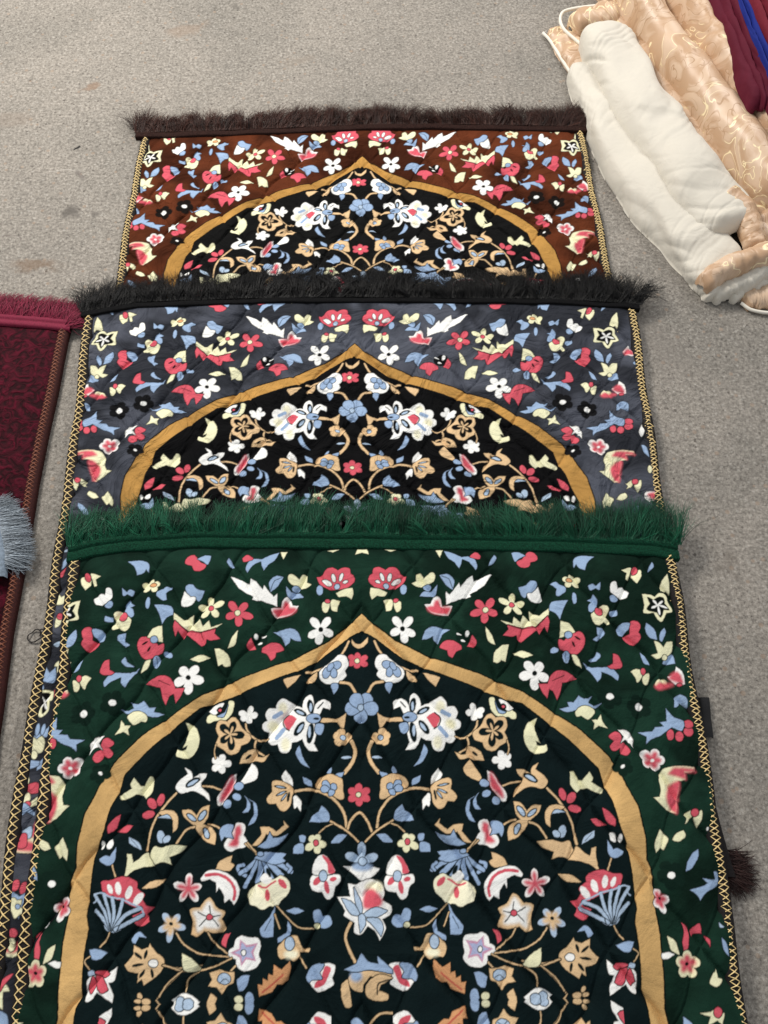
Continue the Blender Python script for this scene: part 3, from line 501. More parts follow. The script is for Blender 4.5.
F B m 36.8,-212 7.9 29.6,-206.4 44.7,-201.4 47.1,-209.4 33.2,-217.4
p T m 79.3,-210.7 83.3,-205.2 94.2,-200.7 102.9,-201.8 102.3,-212.8 108.7,-220.2 105.5,-225.6 97.9,-225.5 92.8,-232.7 87,-233.5 81.5,-227.1 80.5,-218
e D- m 93.9,-207.6 7.3,1.1 0.3,-1.8
e L- m 93.9,-207.6 4.6,0.7 0.1,-0.7
e D- m 92.6,-214.5 6.2,-2.9 -0.9,-1.6
e L- m 92.6,-214.5 4.1,-1.9 -0.4,-0.7
e D- m 89,-218.5 3.5,-5.1 -1.5,-0.9
e L- m 89,-218.5 2.3,-3.3 -0.6,-0.4
e D- m 84.2,-218.4 0.8,-5.7 -1.5,-0.2
p W m 69.2,-223.3! 76.2,-216.1 78.9,-219.8 77,-230.7 73.8,-228.8 69.8,-234.2!
p B m 129.8,-220.5! 123.8,-224 122.1,-236.6 128.1,-248.3! 121.6,-245.5 118.3,-236.6 120.9,-225.8
p B m 133.9,-216.9! 130.7,-222.3 131.2,-229.6 135.6,-235! 129,-234 127,-225.9
p T m 88.4,-244.2! 87.3,-248.7 96.4,-255.8 104.3,-250.6 114.7,-250.4! 112.4,-257.8 123,-269.8! 114.6,-268.3 107.7,-257.7 101.9,-259.4 94.4,-259.3 82.5,-250.4!
p B m 83.2,-257.4! 90.6,-261 99.9,-262 103.6,-255.9! 107.3,-264.7 116.4,-270.9! 106.9,-272.5 95.8,-269.8 88.5,-264.5
s T m 1.9 115.8,-280.4 121.8,-273.6 130.7,-267.6
s T m 1.5 -276.3,-287.9 -270.7,-300.6
p K m -285.8,-303.9 -275.6,-302.9 -265.7,-299.5 -255.1,-300.8 -246.8,-305.6 -246.1,-311.4 -237.7,-317.4 -239.7,-322 -235,-328.9 -227.2,-330.2! -234.1,-337 -229.5,-343.8! -236.6,-348.2 -244.3,-347 -250.7,-336.7 -281.4,-316.8 -284.9,-309.8
e W- m -275.7,-311.5 2.5,0.8 2.6,-4.8
e W- m -266.7,-311.2 3.3,0.2 1.5,-6.5
e W- m -254.6,-315.5 3.5,-1.2 -1.8,-6.5
e W- m -243.8,-321.9 3.4,-2 -4,-6
p D- m -290.1,-319 -267.9,-321.6 -240.9,-333.4 -250.4,-339 -261.6,-350.2 -271.6,-351.2 -282.5,-336.3
e L m -268.6,-347.4 10.1,-0.1 0.9,-6.7
s L m 3.6 -271.1,-351.2 -279.2,-342.1 -289.9,-332.8
s L m 3.1 -271.3,-350 -279.5,-334.1 -292.1,-317.4
s L m 3.1 -270.2,-350.1 -274.4,-334.2 -281.9,-317
s L m 3.3 -268.7,-350.1 -268.8,-334.2 -272.2,-320.4
s L m 3.3 -267.3,-349.6 -262.9,-336.6 -260.6,-322.9
s L m 3.6 -266.1,-350.6 -256.9,-337.8 -241.2,-331.2
s L m 3.6 -265.3,-351.2 -252.2,-344.7 -238.3,-338
s L- m 1.7 -292.7,-316.7 -286.7,-315.4 -280.9,-316.6
s L- m 1.7 -281.4,-317 -272,-319.9 -260.2,-321.9
s L- m 1.7 -260.1,-322.4 -250.7,-326.4 -241.2,-330.5 -237,-336.5
s L- m 1.5 -292.7,-316.9 -290.3,-322.5 -293.1,-324.8
s D- m 1.2 -272.9,-345.5 -269.4,-352.8
s D- m 1.2 -261.6,-346.8 -263.1,-352.4
s T m 1.5 -271.7,-354.5 -273.6,-359 -279.4,-367.3
p B m -291.5,-281.3! -285.5,-277.7 -280.1,-279 -274.8,-269.4! -273.6,-282.7 -280.2,-287.9 -288.4,-284.9
p B m -289.6,-369.8! -281.6,-369.5 -271.6,-373.3! -277.8,-378.7 -285.3,-378.6
s T m 0.9 -286.9,-388.4 -293,-380.7 -288.1,-376.4
e L m -284.6,-392.1 3.5,-0 0.4,-2.8
p W m -288,-407.6 -286.5,-395.9 -266.2,-391.4 -259.4,-386.6! -259.1,-398.4 -264.9,-400.5 -258.6,-411.2 -258.3,-418.5! -268.1,-413.1 -276.1,-408.8 -280.1,-415.1 -286.6,-417.1
p K m -286.7,-406.6! -283,-394.9 -278.9,-402.4 -281.9,-410.4
p K m -279.4,-393.9 -270.2,-398.3 -264.1,-406.9! -271,-409.9 -278.2,-402.4
p K m -281,-391.3 -273.8,-389.6 -264.8,-392.3 -270.5,-395.7
p T m -240.4,-311.5! -231.4,-304.6 -217.4,-302.9! -225.6,-310.5
p B m -247.6,-361.5! -244.5,-356 -238.5,-353.8 -230.8,-359.5! -239.2,-358.3 -242.2,-364.9
p T m -251,-384.5! -245.4,-379.1 -242.2,-374.8 -243.2,-366.4! -234,-370.5 -226.7,-368.4 -225.8,-365.1! -218.7,-372.9 -209.3,-379.6 -209.6,-388.3 -216.2,-395.7 -227.7,-403.1! -230.8,-397.7 -235.3,-400.8! -235.1,-392.3 -246.6,-390
e D- m -237.1,-376 1,1.2 4.6,-3.1
e D- m -229,-375 1.7,-0.4 -0.8,-4.2
e D- m -236.8,-384.7 6.3,0.9 0.5,-1.5
e D- m -230.9,-392.8 1.5,-0.9 -2.7,-3.8
e D- m -220.3,-392.5 1.7,0.2 1.3,-4.2
e W m -220.1,-383.4 5,-0.1 0.4,-3.5
s T m 1.3 -209.9,-385 -192.7,-388.5 -170.1,-386.2
e T m -231.4,-413 2,1 2,-2.6
e T m -233.3,-417.8 3.9,-0.1 0.2,-1.9
e T m -224,-418.3 4.9,-0.1 0.3,-2.9
e T m -231.2,-425.1 3.5,1.1 0.9,-1.6
s T m 1.1 -212.8,-415.9 -203.1,-403.4 -192.2,-393.9
s T m 1.1 -213.9,-417 -197.4,-434.9 -189.3,-443.2
F L m -204.3,-347.5 6.7 -215.1,-336.1 -197.2,-337.4 -189.5,-351.1 -205.9,-364.3 -218.4,-353
F T~ m -204.3,-347.5 3.8 -210,-341.4 -200.6,-341.5 -196,-349.2 -205.4,-356.5 -212.4,-350.3
e D- m -204.9,-346.4 2,-0 0.2,-1.8
F W m -189.9,-312.2 7.4 -190.1,-296.9 -175.4,-310 -178.5,-325.1 -199,-324.8 -207.2,-307.3
F K~ m -189.9,-312.2 3.2 -189.7,-300.9 -179,-310.9 -182.2,-321.1 -196.1,-320.9 -201.8,-309.7
p T m -161,-293.7! -157.2,-285.4 -144.5,-279.5! -145.3,-286.7 -141.3,-289.2! -146.1,-295.1
p W m -176.7,-301.8 -169.5,-294.8 -156.5,-294.9 -143,-301 -134.6,-311.7 -135.2,-322.2 -139.1,-328.6! -144.1,-323.2 -149.5,-326.6! -150.8,-318.5 -156.5,-311.4 -158.7,-316.1! -159.5,-306.7 -167.5,-303.1 -175.1,-305.3
s K- m 3.2 -171.7,-299.5 -158.8,-298.5 -145.4,-304.5 -139,-315.2 -139.5,-323.3
s T m 1.4 -128.3,-266.4 -118.5,-276.3
s B m 3.5 -128.9,-300 -135.6,-296.4 -137.2,-291.1 -132.1,-289.3
s B m 4.5 -113.5,-281.9 -124.2,-290.6 -134.2,-297.6
s B m 4 -113.5,-282.3 -120.1,-294.2 -128.4,-311.1
s B m 5.5 -111.9,-282.4 -112.8,-294.3 -115.5,-306.1
s B m 5 -110.3,-282.4 -105.8,-294.4 -98.8,-304
s B m 5.5 -107.7,-282.4 -99.5,-290.9 -88.6,-300.6
s B m 4.5 -102.4,-284.9 -89.1,-290.3 -77.9,-296.7
s B m 3 -80.5,-297.1 -78,-293.6 -82.6,-289.9
p B m -119.5,-282.8! -113.2,-277.5 -102.8,-276.5 -84.3,-278.4! -88.1,-283.2 -85.3,-286.3 -96.9,-289.3 -110.2,-285.3
p Y m -125.1,-318.8 -119.2,-310.7 -111.6,-307.3 -96.2,-304 -88.6,-300.6 -79.3,-307.7 -80.2,-318.2 -87.6,-325.1 -92.5,-330.8 -100.1,-330.7 -107.6,-334 -115.5,-330.5 -122,-328.1
p W- m -113.1,-303.8 -106.9,-297.9 -98.8,-304 -105.1,-309
e K- m -87,-308.8 2.5,1.9 4.3,-4.5
e K- m -103.7,-319.8 2.8,-0 0.3,-6
s K- m 2 -114,-310.3 -106.2,-312.5 -98.6,-308 -94.8,-306.4
e D- m -103.1,-297.3 2.1,0.9 2.6,-4.8
e B m -113.2,-278.3 3.4,-0 0.1,-2.4
p T m -166,-321.3 -157.6,-331.1 -148.3,-335.8 -151.6,-342.6 -147,-352.8 -156.9,-356 -169.7,-353.6 -176.8,-359.1 -183.3,-356.8! -183.2,-344.4 -186.7,-333 -175.5,-330.9
p W~ m -166.4,-326.4 -160.6,-334.5 -153.7,-338 -157.1,-343.6 -154.3,-350.4 -163.7,-350.3 -170.1,-349.1 -177.2,-353.9 -178.2,-343.3 -181.9,-335.8 -172.5,-335.5
s X- m 1.2 -165.3,-329.8 -164.5,-340.6 -177.6,-335.4
s X- m 1.2 -175.2,-349 -164.5,-340.6 -154.9,-349.3
s X- m 1.2 -164.5,-340.6 -153.6,-339.1
e K m -164.5,-340.6 3.1,-0 0.2,-2.7
p W m -141.4,-378.3 -140.7,-371.7 -135.8,-369.6 -135,-363 -129,-358.6 -121.3,-360.5 -111.2,-361 -107.8,-367.7 -109.1,-376.5 -107.5,-383.1 -113.4,-389.5 -124.4,-391.5 -132.1,-387.1 -132.6,-380.6
q P- m -130,-361.9 -122.9,-367.5 -111,-365.5 -115,-374.3 -112,-383 -122.1,-380.7 -127.2,-387.2 -129.7,-378.9 -139.2,-374.4 -130.2,-370.8
q V- m -128.1,-364.8 -122.3,-369.8 -113.8,-368.1 -117.5,-374.2 -114.6,-380.4 -122.7,-378.5 -126.9,-383.9 -127.8,-377.4 -135,-374.4 -128.6,-371.9
e W m -125.5,-374.6 2.3,-0 0.2,-2.6
p K m -140.5,-356.2! -143.8,-362.8 -144.6,-369.5! -149.8,-366.1 -147.9,-358.3
s T m 1.3 -198.5,-355.5 -188.7,-366.7 -170.3,-375.7 -141.4,-378.3
s T m 1.3 -165.3,-355.4 -158.7,-364.9 -142.9,-375
s T m 1.3 -209.3,-385 -199,-388 -188.9,-390.7 -171.5,-390.9 -154.5,-386.8 -137.6,-379.4
s T m 1.3 -172.7,-392 -183.1,-399.4 -184.4,-412.1
s T m 1.3 -188.9,-390.7 -202.6,-401.3 -211.1,-413.9
p C m -190.4,-374.4! -179.9,-380 -171.2,-388.8 -176.4,-392 -187.7,-389.6
p W m -198.5,-417.8! -189.3,-412 -179.5,-412.2 -167.8,-419! -178.1,-426.8 -190.4,-425.6
e L m -188.6,-418.8 5.4,-0.1 0.4,-4
e L m -180,-419.5 5.4,-0.1 0.3,-3.6
s T m 1.6 -133.4,-386.7 -139.2,-393.1
p T m -150.5,-390.1! -142.9,-392.4 -134.2,-392.5! -134.8,-402.1 -140.8,-405.2 -146.4,-412.6! -151.8,-406.2 -160.5,-405! -157.2,-399.7 -160.2,-393.2!
e L m -144.9,-398.8 6.9,-0.1 0.4,-5.1
s X- m 0.7 -148.9,-402 -144.9,-398.8 -139.8,-401
p T m -157.5,-411.4! -150.9,-416.7 -156.3,-426.1! -160.4,-420.8
p B m -131.3,-400! -125.4,-395.8 -117.9,-395.9! -121,-406.6 -128.2,-409.7
e B m -117.1,-417.6 4.6,-0.1 0.4,-6.9
e C m -128.4,-417.5 4.6,-0.1 0.2,-3.6
q O m -107,-415.2 -108.8,-404.2 -103.9,-405.1 -103.7,-398.7 -98.7,-400.9 -98,-394.5 -93.2,-396.2 -93.2,-386.5 -84.8,-391 -76.4,-383.5 -74.9,-390 -78.2,-400.7 -84.2,-404.9 -89.1,-404.4 -93.7,-411.2 -103.4,-414.2
s M- m 1.8 -104,-411.4 -91.7,-402.7 -83.3,-395.9
p B m -109.2,-352.1! -99.6,-341 -95,-330.7! -94.9,-360.1! -106.2,-360
s X- m 0.7 -104,-354.4 -98.2,-343.2
p B m -80.4,-345.7! -76.3,-352.5 -79.7,-361.4 -89.6,-365.8! -89.8,-361.3 -81.2,-357
p B m -82,-335.5! -71.9,-332.6 -62.9,-335.7! -72.2,-339
s T m 1.2 -92.5,-330.8 -81.8,-341.2 -68.8,-351.5 -52.3,-353.3
s T m 1.1 -94.6,-338.7 -88.4,-352.4
p B m -52.7,-337 -46.3,-334.8 -42.4,-341.7 -36,-340.6 -32.1,-347.5 -37.1,-352.6 -46,-351.8 -51.2,-346.1
e C m -48.5,-350.7 3.3,-0 0.1,-2.7
s T m 1.4 -66.6,-379.3 -58.8,-389.8
p T m -89.4,-370.2 -85.9,-365.8 -78.5,-360.3 -69.7,-359.8 -65.7,-368.3 -61.8,-372.7 -55.5,-371.7! -56.7,-375 -66.7,-374.9 -66.6,-379.3 -72.7,-383.5 -77.8,-379.1 -85.2,-381.2 -89.1,-376.8
e Y~ m -75.4,-377 6.2,-0.1 0.1,-3.1
e L m -77.5,-367 4.8,-0.1 0.2,-6.4
p W m -57.3,-396.7 -40.2,-386.1 -29,-387.4 -28.9,-393.8 -31.3,-399.2 -30,-405.6 -42.2,-411.8 -48.3,-410.7
p K- m -39,-388.3 -32.7,-390.6 -35.1,-397 -39.9,-405.5 -49.6,-408.5 -48.5,-403.2 -42.5,-399
p B m -58.5,-397.8 -52.6,-388.1 -40.2,-386.6 -45,-394.7 -42.4,-400.1 -52.3,-401.1 -55.9,-403.1
p W l -55.5,-302.2 -49.1,-299.9 -37.4,-301.2 -25.7,-300.2 -23.8,-307.3 -29.5,-313.1 -31.9,-322.3 -38.3,-324.6 -43.6,-317.5 -52.6,-316.3 -56.6,-310.4
p W l -53.5,-299.8 -53.3,-289.1 -46.9,-280.8 -39,-282.1 -29.7,-296.6! -37.4,-300
p K- l -44.3,-280.8 -37.2,-283.8 -29.7,-297.3 -36.9,-298.8 -38.1,-290.5
e K- l -49,-306.5 2.6,-2 -3.6,-3.9
e K- l -38.5,-312.9 2.8,0.4 1.4,-6.4
e K- l -31.6,-304.8 3.6,1.2 0.9,-2.2
e L l -42.6,-301.6 4.2,-0.1 0.1,-5.4
p W r 26.1,-303.2 32.7,-300.9 44.3,-302.3 56,-301.2 57.6,-308.3 51.8,-314.1 49,-323.4 42.5,-325.6 37.5,-318.6 28.5,-317.3 24.7,-311.4
p W r 28.2,-300.9 28.9,-290.2 35.6,-281.9 43.4,-283.2 52.2,-297.6! 44.3,-301.1
p K- r 38.2,-281.9 45.2,-284.9 52.2,-298.3 44.9,-299.9 44,-291.6
e K- r 32.5,-307.5 2.5,-2 -3.7,-3.9
e K- r 42.8,-314 2.8,0.4 1.1,-6.4
e K- r 49.9,-305.9 3.7,1.2 0.8,-2.2
e L r 39.1,-302.7 4.2,-0.1 -0.1,-5.4
F L c 0.2,-286.7 9 -0.5,-267.3 -18.6,-280 17.8,-281.6
p W c -20.6,-291.9! -8.9,-292.1 0.2,-290.5 9.4,-292.3 19.8,-294.8! 14.5,-300.7 6.7,-305.3 -1.1,-306.4 -10.2,-299.2
e B~ c 0.2,-292.9 10.4,-0.1 -0,-3.3
e L c 0.8,-287.4 4.4,-0.1 -0,-4.1
s T c 2.8 -11.7,-347.7 -17.5,-360 -13.6,-373.4 -6.6,-385.5
p W c 0.2,-307.6 9.3,-305.3 20.9,-310.2 24.7,-318.4 22,-326.5 32.2,-332.4 30.8,-340.4 21.8,-344.8 25.5,-353.9 19,-364.9! 14.1,-355.9 6.5,-351.4 -1.1,-359.1 -8.2,-356.8 -7.4,-347.8 -18.9,-340.9 -17.7,-336.3 -27.3,-322.4! -12.6,-322.6 -15.3,-309.7! -6.2,-311
e Y~ c 13.1,-313.6 8.8,-0.1 -0,-5.1
p K~ c 4.1,-318.9 12.3,-316.6 21.5,-326.5 16.8,-332.9 2.8,-333.1
p L c -8.8,-313.3! -0.6,-328.5 -0.6,-340 -6.2,-330.7
p L c -22.1,-324.1! -10,-328.4 -2.4,-339.9 -12.5,-338.7
p L c 1.5,-341.1 14.3,-333.3 27.5,-336.9! 16.7,-342.4
p L c 5.3,-344.1 18,-344.3 23,-352.7 20.3,-360.9! 11.6,-350.3
p L c -3.6,-342.2 2,-340 4,-349.1 -1.6,-357.5!
p T c -13.4,-404.8 -13,-397.3 -3.6,-393.1 8.8,-393.2 29.8,-396.7 31,-401.1! 8.8,-398 1.4,-406 0.1,-412.4 -8.5,-410.6
e B~ c -6,-397.8 5.4,-0.1 0,-4.3
p B c -18.5,-391.8! -6.1,-386.6 -0.6,-376.8! 6.4,-384.6 17.6,-387.3 16.4,-379.9! 31.2,-391.4 32.3,-396.1! 8.8,-392.2 -7.3,-394.1
p T c 3.8,-414.5 6.3,-403.9 18.7,-396.6 32.3,-400! 19.8,-406.2 17.3,-411.5 27.1,-414.8 25.8,-420.1 11.1,-419.9
s D- c 1.4 16.1,-414.7 17.4,-405.2 30.5,-401.3
p T c -21.3,-405.7 -14.7,-400.5! -10.9,-424.8 -17,-425.8 -21.2,-416.3
s T c 2.1 8.6,-441.6 18.3,-432.5 32.9,-432
p B c -12,-441 -6,-435.7 0.8,-439.5 2.5,-445.6"""
STRIP = """p B m -386.4,-316.5! -375.5,-318.3 -373.2,-326 -383.6,-326
p K m -381.2,-374.4 -372.7,-364.1! -375.7,-376.2
p C m -377.5,-413.9 -377.3,-399.7! -371.6,-405.1 -367.6,-403.3 -366.7,-413.9
p C m -372.4,-445.3 -372.6,-431.5 -366.6,-428 -365.8,-441.9
e K m -368.3,-431.5 4,0 0.7,-4.2
p L m -371,-467.5 -361.8,-464.1 -363.9,-470.8
p B m -379,-509 -375.6,-495.9! -369.2,-504.1 -364.3,-495.8! -360.7,-515.4 -375.5,-513.8
p C m -381.8,-527 -373,-525 -360.3,-527 -358.5,-537.2 -362.2,-539.2 -360.9,-551.3 -368.7,-558.4 -374.8,-553.4 -374,-541.3 -379.9,-537.3
p X- m -378,-529.1 -364,-529 -365.4,-538.2 -363.3,-549.3 -368.5,-554.4 -371.4,-544.3 -376.8,-539.3
F W- m -368.5,-540.3 2.8 -375.7,-532.1 -363.1,-534.1 -363.3,-549.3 -372,-546.3
e B m -370.4,-573.2 2.9,-0.5 0.1,-7.3
e B m -362.9,-573.2 2.4,-0.6 -0.6,-6.5
p C m -378.7,-585 -374.3,-582.1 -368.7,-585 -362.5,-581.1 -358,-588.9 -360.8,-600.4 -375.4,-596.6
e C m -368.8,-602.4 4,0 1,-5
p B m -379.9,-604.3! -374.2,-608.1 -361,-610! -361.1,-614.8 -374.3,-617.6
p C m -378.5,-621.4! -369.7,-630.8 -374.9,-639.2
p K m -373.2,-638.3 -366.1,-634.5 -358.3,-634.5 -354.6,-643.7 -365.9,-645.6
p B m -374,-674.7 -376.5,-660.3 -369.5,-656.6 -358.1,-665.7 -357.2,-670.2! -365.8,-665.7 -372.4,-671.1
p L m -371.1,-687.2 -356.9,-681.8 -355.4,-694.2 -368.5,-690.7
p K m -372.9,-692.5 -367.9,-689 -361,-689.8 -358.9,-696 -358.4,-703 -365.6,-705.1 -371.1,-701.3 -367.2,-696.9
p C m -367.1,-757.5 -361.9,-755.4 -357.7,-758.2 -352.3,-757.4 -352.9,-764 -347.3,-768.9 -352.1,-772.2 -357,-775.5 -361.9,-769 -366.1,-766.5
e B m -355.6,-764 2.6,0 0.5,-2.3
e K m -356.3,-789.8 5.1,0 0.9,-4.5
p C m -361.3,-796.5 -353.9,-795.4 -351.8,-803.2 -355.2,-807.6 -359.9,-803.2
p K m -360.6,-836 -354.2,-830.6 -347.2,-828.4 -355.1,-838.2 -358.8,-844.6
p W m 404.6,-11.5! 415.8,2.5! 417.8,-7.4 423.2,-13.2 416.3,-19
p K~ m 406.7,-13.2 414.9,-4.5 420.6,-14.9
e B m 421.1,-32.1 3.7,0 -0.5,-3.4
p W m 409,-153.2 417,-137.4! 418.7,-147.9 412.5,-160.9
p B m 410.7,-173.8! 416.6,-178.9 418,-194.2! 411.2,-186.6
p W m 404.5,-251 419.7,-249.5 418.2,-260.6 407.2,-262.1
p K~ m 408.4,-253.4 419.5,-251 417.3,-260.6
e C m 416.1,-214.2 3.1,0 -0.8,-6"""
BAND_O = interp_poly("0.4,-0 15.2,-13.4 41.7,-35.5 77.9,-55.1 115.1,-69.2 145.3,-80.2 171.1,-91.6 194.7,-101.7 235.8,-130.8 260.1,-148.8 289.4,-179.4 297.8,-193.1 304.6,-213.2 314.2,-234.1 318.3,-267.1 317.1,-289.9 321,-300.1 320,-317.2 316.6,-334.9 318.1,-363 316.2,-402.2 313.8,-431.9 315.7,-445.2 314.6,-476.2"); BAND_I = interp_poly("0.4,-23 15,-32.9 29,-43.4 49.9,-57.7 70.3,-69.3 102.2,-82.1 144.1,-98.6 155.8,-105.7 193.4,-116.2 226.8,-144 249.8,-166 274.4,-192.8 279.1,-212.9 285.2,-228 289.7,-250.9 296.2,-272 296,-292.7 297,-317.9 296.6,-337.6 292.5,-350.2 293.1,-374 291.6,-413.7 295.3,-423.6 295.1,-444.9 294.3,-475.9")
VM, VM2 = -0.4208, -0.4593

INK = dict(W=(0.90, 0.90, 0.87), C=(0.80, 0.78, 0.52), Y=(0.86, 0.83, 0.62), K=(0.63, 0.10, 0.135), P=(0.58, 0.30, 0.42), V=(0.40, 0.44, 0.64),
           B=(0.30, 0.415, 0.60), L=(0.42, 0.54, 0.69), T=(0.72, 0.50, 0.28), O=(0.68, 0.34, 0.16), M=(0.52, 0.12, 0.08))

def spline(pts, corner, closed=True, sub=5):
    P = np.array(pts); n = len(P); out = []; corner = list(corner)
    if closed and n > 4:
        area2 = np.sum(P[:, 0] * np.roll(P[:, 1], -1) - np.roll(P[:, 0], -1) * P[:, 1])
        for i in range(n):
            a = P[i] - P[i - 1]; b = P[(i + 1) % n] - P[i]
            turn = math.atan2(a[0] * b[1] - a[1] * b[0], a @ b) * (1 if area2 > 0 else -1)
            if turn < -0.55: corner[i] = True          # lobes meet in a cusp
    rngi = range(n) if closed else range(n - 1)
    tan = np.zeros_like(P)
    for i in range(n):
        if corner[i]: continue
        a = P[(i - 1) % n] if closed or i > 0 else P[i]; b = P[(i + 1) % n] if closed or i < n - 1 else P[i]
        tan[i] = (b - a) * 0.5
        d0 = np.linalg.norm(P[i] - a); d1 = np.linalg.norm(b - P[i]); mt = 1.1 * min(d0, d1) if min(d0, d1) > 0 else 1e9
        l = np.linalg.norm(tan[i])
        if l > mt: tan[i] *= mt / l
    for i in rngi:
        p0, p1 = P[i], P[(i + 1) % n]; m0, m1 = tan[i], tan[(i + 1) % n]
        for k in range(sub):
            t = k / sub; t2, t3 = t * t, t * t * t
            out.append((2 * t3 - 3 * t2 + 1) * p0 + (t3 - 2 * t2 + t) * m0 + (-2 * t3 + 3 * t2) * p1 + (t3 - t2) * m1)
    if not closed: out.append(P[-1])
    return np.array(out)

def petal(c, t, wd, base=0.25):
    c = np.array(c); t = np.array(t); d = t - c; l = np.hypot(*d); d = d / l; nrm = np.array([-d[1], d[0]])
    prof = [(0.0, base * .5), (0.35, 0.42), (0.65, 0.5), (0.88, 0.36), (1.0, 0.0), (0.88, -0.36), (0.65, -0.5), (0.35, -0.42), (0.0, -base * .5)]
    return spline([c + d * l * a + nrm * wd * b for a, b in prof], [False] * 9, True, 3)

def parse(text):
    """-> list of (kind 'poly'|'line', colour, side, points, width)"""
    items = []
    for ln in text.strip().split('\n'):
        t = ln.split(); k, col, side = t[0], t[1], t[2]
        def P(s): a, b = s.rstrip('!').split(','); return (float(a) / 1000, float(b) / 1000)
        if k in 'pq':
            pts = [P(s) for s in t[3:]]; cr = [s.endswith('!') or k == 'q' for s in t[3:]]
            items.append(('poly', col, side, spline(pts, cr, True, 1 if k == 'q' else 5), 0))
        elif k == 's':
            pts = [P(s) for s in t[4:]]
            items.append(('line', col, side, spline(pts, [False] * len(pts), False, 5), float(t[3]) / 1000))
        elif k == 'e':
            c, a, b = [np.array(P(s)) for s in t[3:6]]
            th = np.linspace(0, 2 * math.pi, 20, endpoint=False)[:, None]
            items.append(('poly', col, side, c + np.cos(th) * a + np.sin(th) * b, 0))
        elif k in 'FN':
            c = P(t[3]); wd = float(t[4]) / 1000
            tips = [P(s) for s in t[5:]]
            if k == 'N':
                r0 = c[0] * 31.7
                tips = [(c[0] + wd * math.cos(r0 + q * 1.2566), c[1] + wd * math.sin(r0 + q * 1.2566)) for q in range(5)]; wd *= 0.85
            # outline pass for all petals, then the fills, so that petals join at the heart
            pp = [petal(c, q, wd) for q in tips]
            base = col.rstrip('-~')
            if base in 'BL' and len(pp) > 3 and col[-1] not in '-~':
                for q in pp: items.append(('poly', col, side, q, 0))
                continue
            if not col.endswith(('-', '~')):
                for q in pp: items.append(('poly', 'OUT', side, q, 0))
            for q in pp: items.append(('poly', col if col.endswith('~') else base + '-', side, q, 0))
    return items

def signed_dist(X, Y, poly, closed=True):
    A = poly; B = np.roll(poly, -1, 0) if closed else poly[1:]
    if not closed: A = poly[:-1]
    sh = X.shape; x = X.ravel()[:, None]; y = Y.ravel()[:, None]
    out = np.empty(x.shape[0]); step = max(1, int(4e6 // max(1, len(A))))
    ex = (B[:, 0] - A[:, 0])[None]; ey = (B[:, 1] - A[:, 1])[None]; ll = ex * ex + ey * ey + 1e-18
    for s in range(0, len(x), step):
        xx = x[s:s + step] - A[:, 0][None]; yy = y[s:s + step] - A[:, 1][None]
        t = np.clip((xx * ex + yy * ey) / ll, 0, 1)
        d = np.sqrt(((xx - t * ex) ** 2 + (yy - t * ey) ** 2).min(1))
        if closed:
            py = y[s:s + step]; c = (A[:, 1][None] > py) != (B[:, 1][None] > py)
            eyy = np.where(np.abs(ey) < 1e-12, 1e-12, ey)
            ins = (c & (xx < ex * yy / eyy)).sum(1) % 2 == 1
            d = np.where(ins, -d, d)
        out[s:s + step] = d
    return out.reshape(sh)

def box_slices(U, V, lo, hi):
    r = np.where((V.min(1) <= hi[1]) & (V.max(1) >= lo[1]))[0]
    c = np.where((U.min(0) <= hi[0]) & (U.max(0) >= lo[0]))[0]
    if len(r) == 0 or len(c) == 0: return None
    return slice(r[0], r[-1] + 1), slice(c[0], c[-1] + 1)

def paint(img, U, V, items, ink, out_col, res, jit=0.0):
    for kind, col, side, pts, wd in items:
        variants = []
        two = col.split('/') if '/' in col else None
        if side == 'm': variants = [(pts, 0), (pts * np.array([-1, 1]), 1)]
        else: variants = [(pts, 0)]
        for P, mir in variants:
            right = P[:, 0].mean() > 0
            cc = (two[0] if right else two[1]) if two else col
            outl = not cc.endswith(('-', '~')); soft = cc.endswith('~'); name = cc.rstrip('-~')
            mg = 0.006 + wd
            sl = box_slices(U, V, P.min(0) - mg, P.max(0) + mg)
            if sl is None: continue
            u = U[sl]; v = V[sl]
            # restrict the dense test to the bounding box
            d = signed_dist(u, v, P, kind == 'poly')
            if kind == 'line': d = d - wd / 2
            if name == 'OUT':
                a = np.clip(0.5 - (d - 0.0009) / res, 0, 1)[..., None]; img[sl] = img[sl] * (1 - a) + np.array(out_col) * a; continue
            if outl:
                a = np.clip(0.5 - (d - 0.0009) / res, 0, 1)[..., None]
                img[sl] = img[sl] * (1 - a) + np.array(out_col) * a
            if soft: a = np.clip(0.68 - d / 0.0056, 0, 1)[..., None]; a = a * a * (3 - 2 * a)
            else: a = np.clip(0.5 - d / (res * 1.5), 0, 1)[..., None]
            img[sl] = img[sl] * (1 - a) + np.array(ink[name]) * a

ITEMS = parse(PATTERN); STRIP_ITEMS = parse(STRIP)
OUTER = np.vstack([BAND_O, [(0.33, -1.2), (-0.33, -1.2)], (BAND_O * [-1, 1])[::-1]])
INNER = np.vstack([BAND_I, [(0.30, -1.2), (-0.30, -1.2)], (BAND_I * [-1, 1])[::-1]])

def quilt(u, v):
    """distance (m) to the nearest stitched seam of the wavy diamond quilting"""
    uu = np.abs(u) + 0.003 * np.sin(v * 51 + 1.0); vv = v + 0.003 * np.sin(u * 47)
    a = (uu - 0.265) / 0.100; b = (vv + 0.083) / 0.148
    s1 = a + b + 0.030 * np.sin(2 * math.pi * (a - b)); s2 = a - b - 0.030 * np.sin(2 * math.pi * (a + b))
    d1 = np.abs(s1 - np.round(s1)); d2 = np.abs(s2 - np.round(s2))
    def lean(s):
        f = s - np.floor(s); return np.where(f < 0.93, f / 0.93, (1 - f) / 0.07)
    return np.minimum(d1, d2) * 0.085, lean(s1), lean(s2)

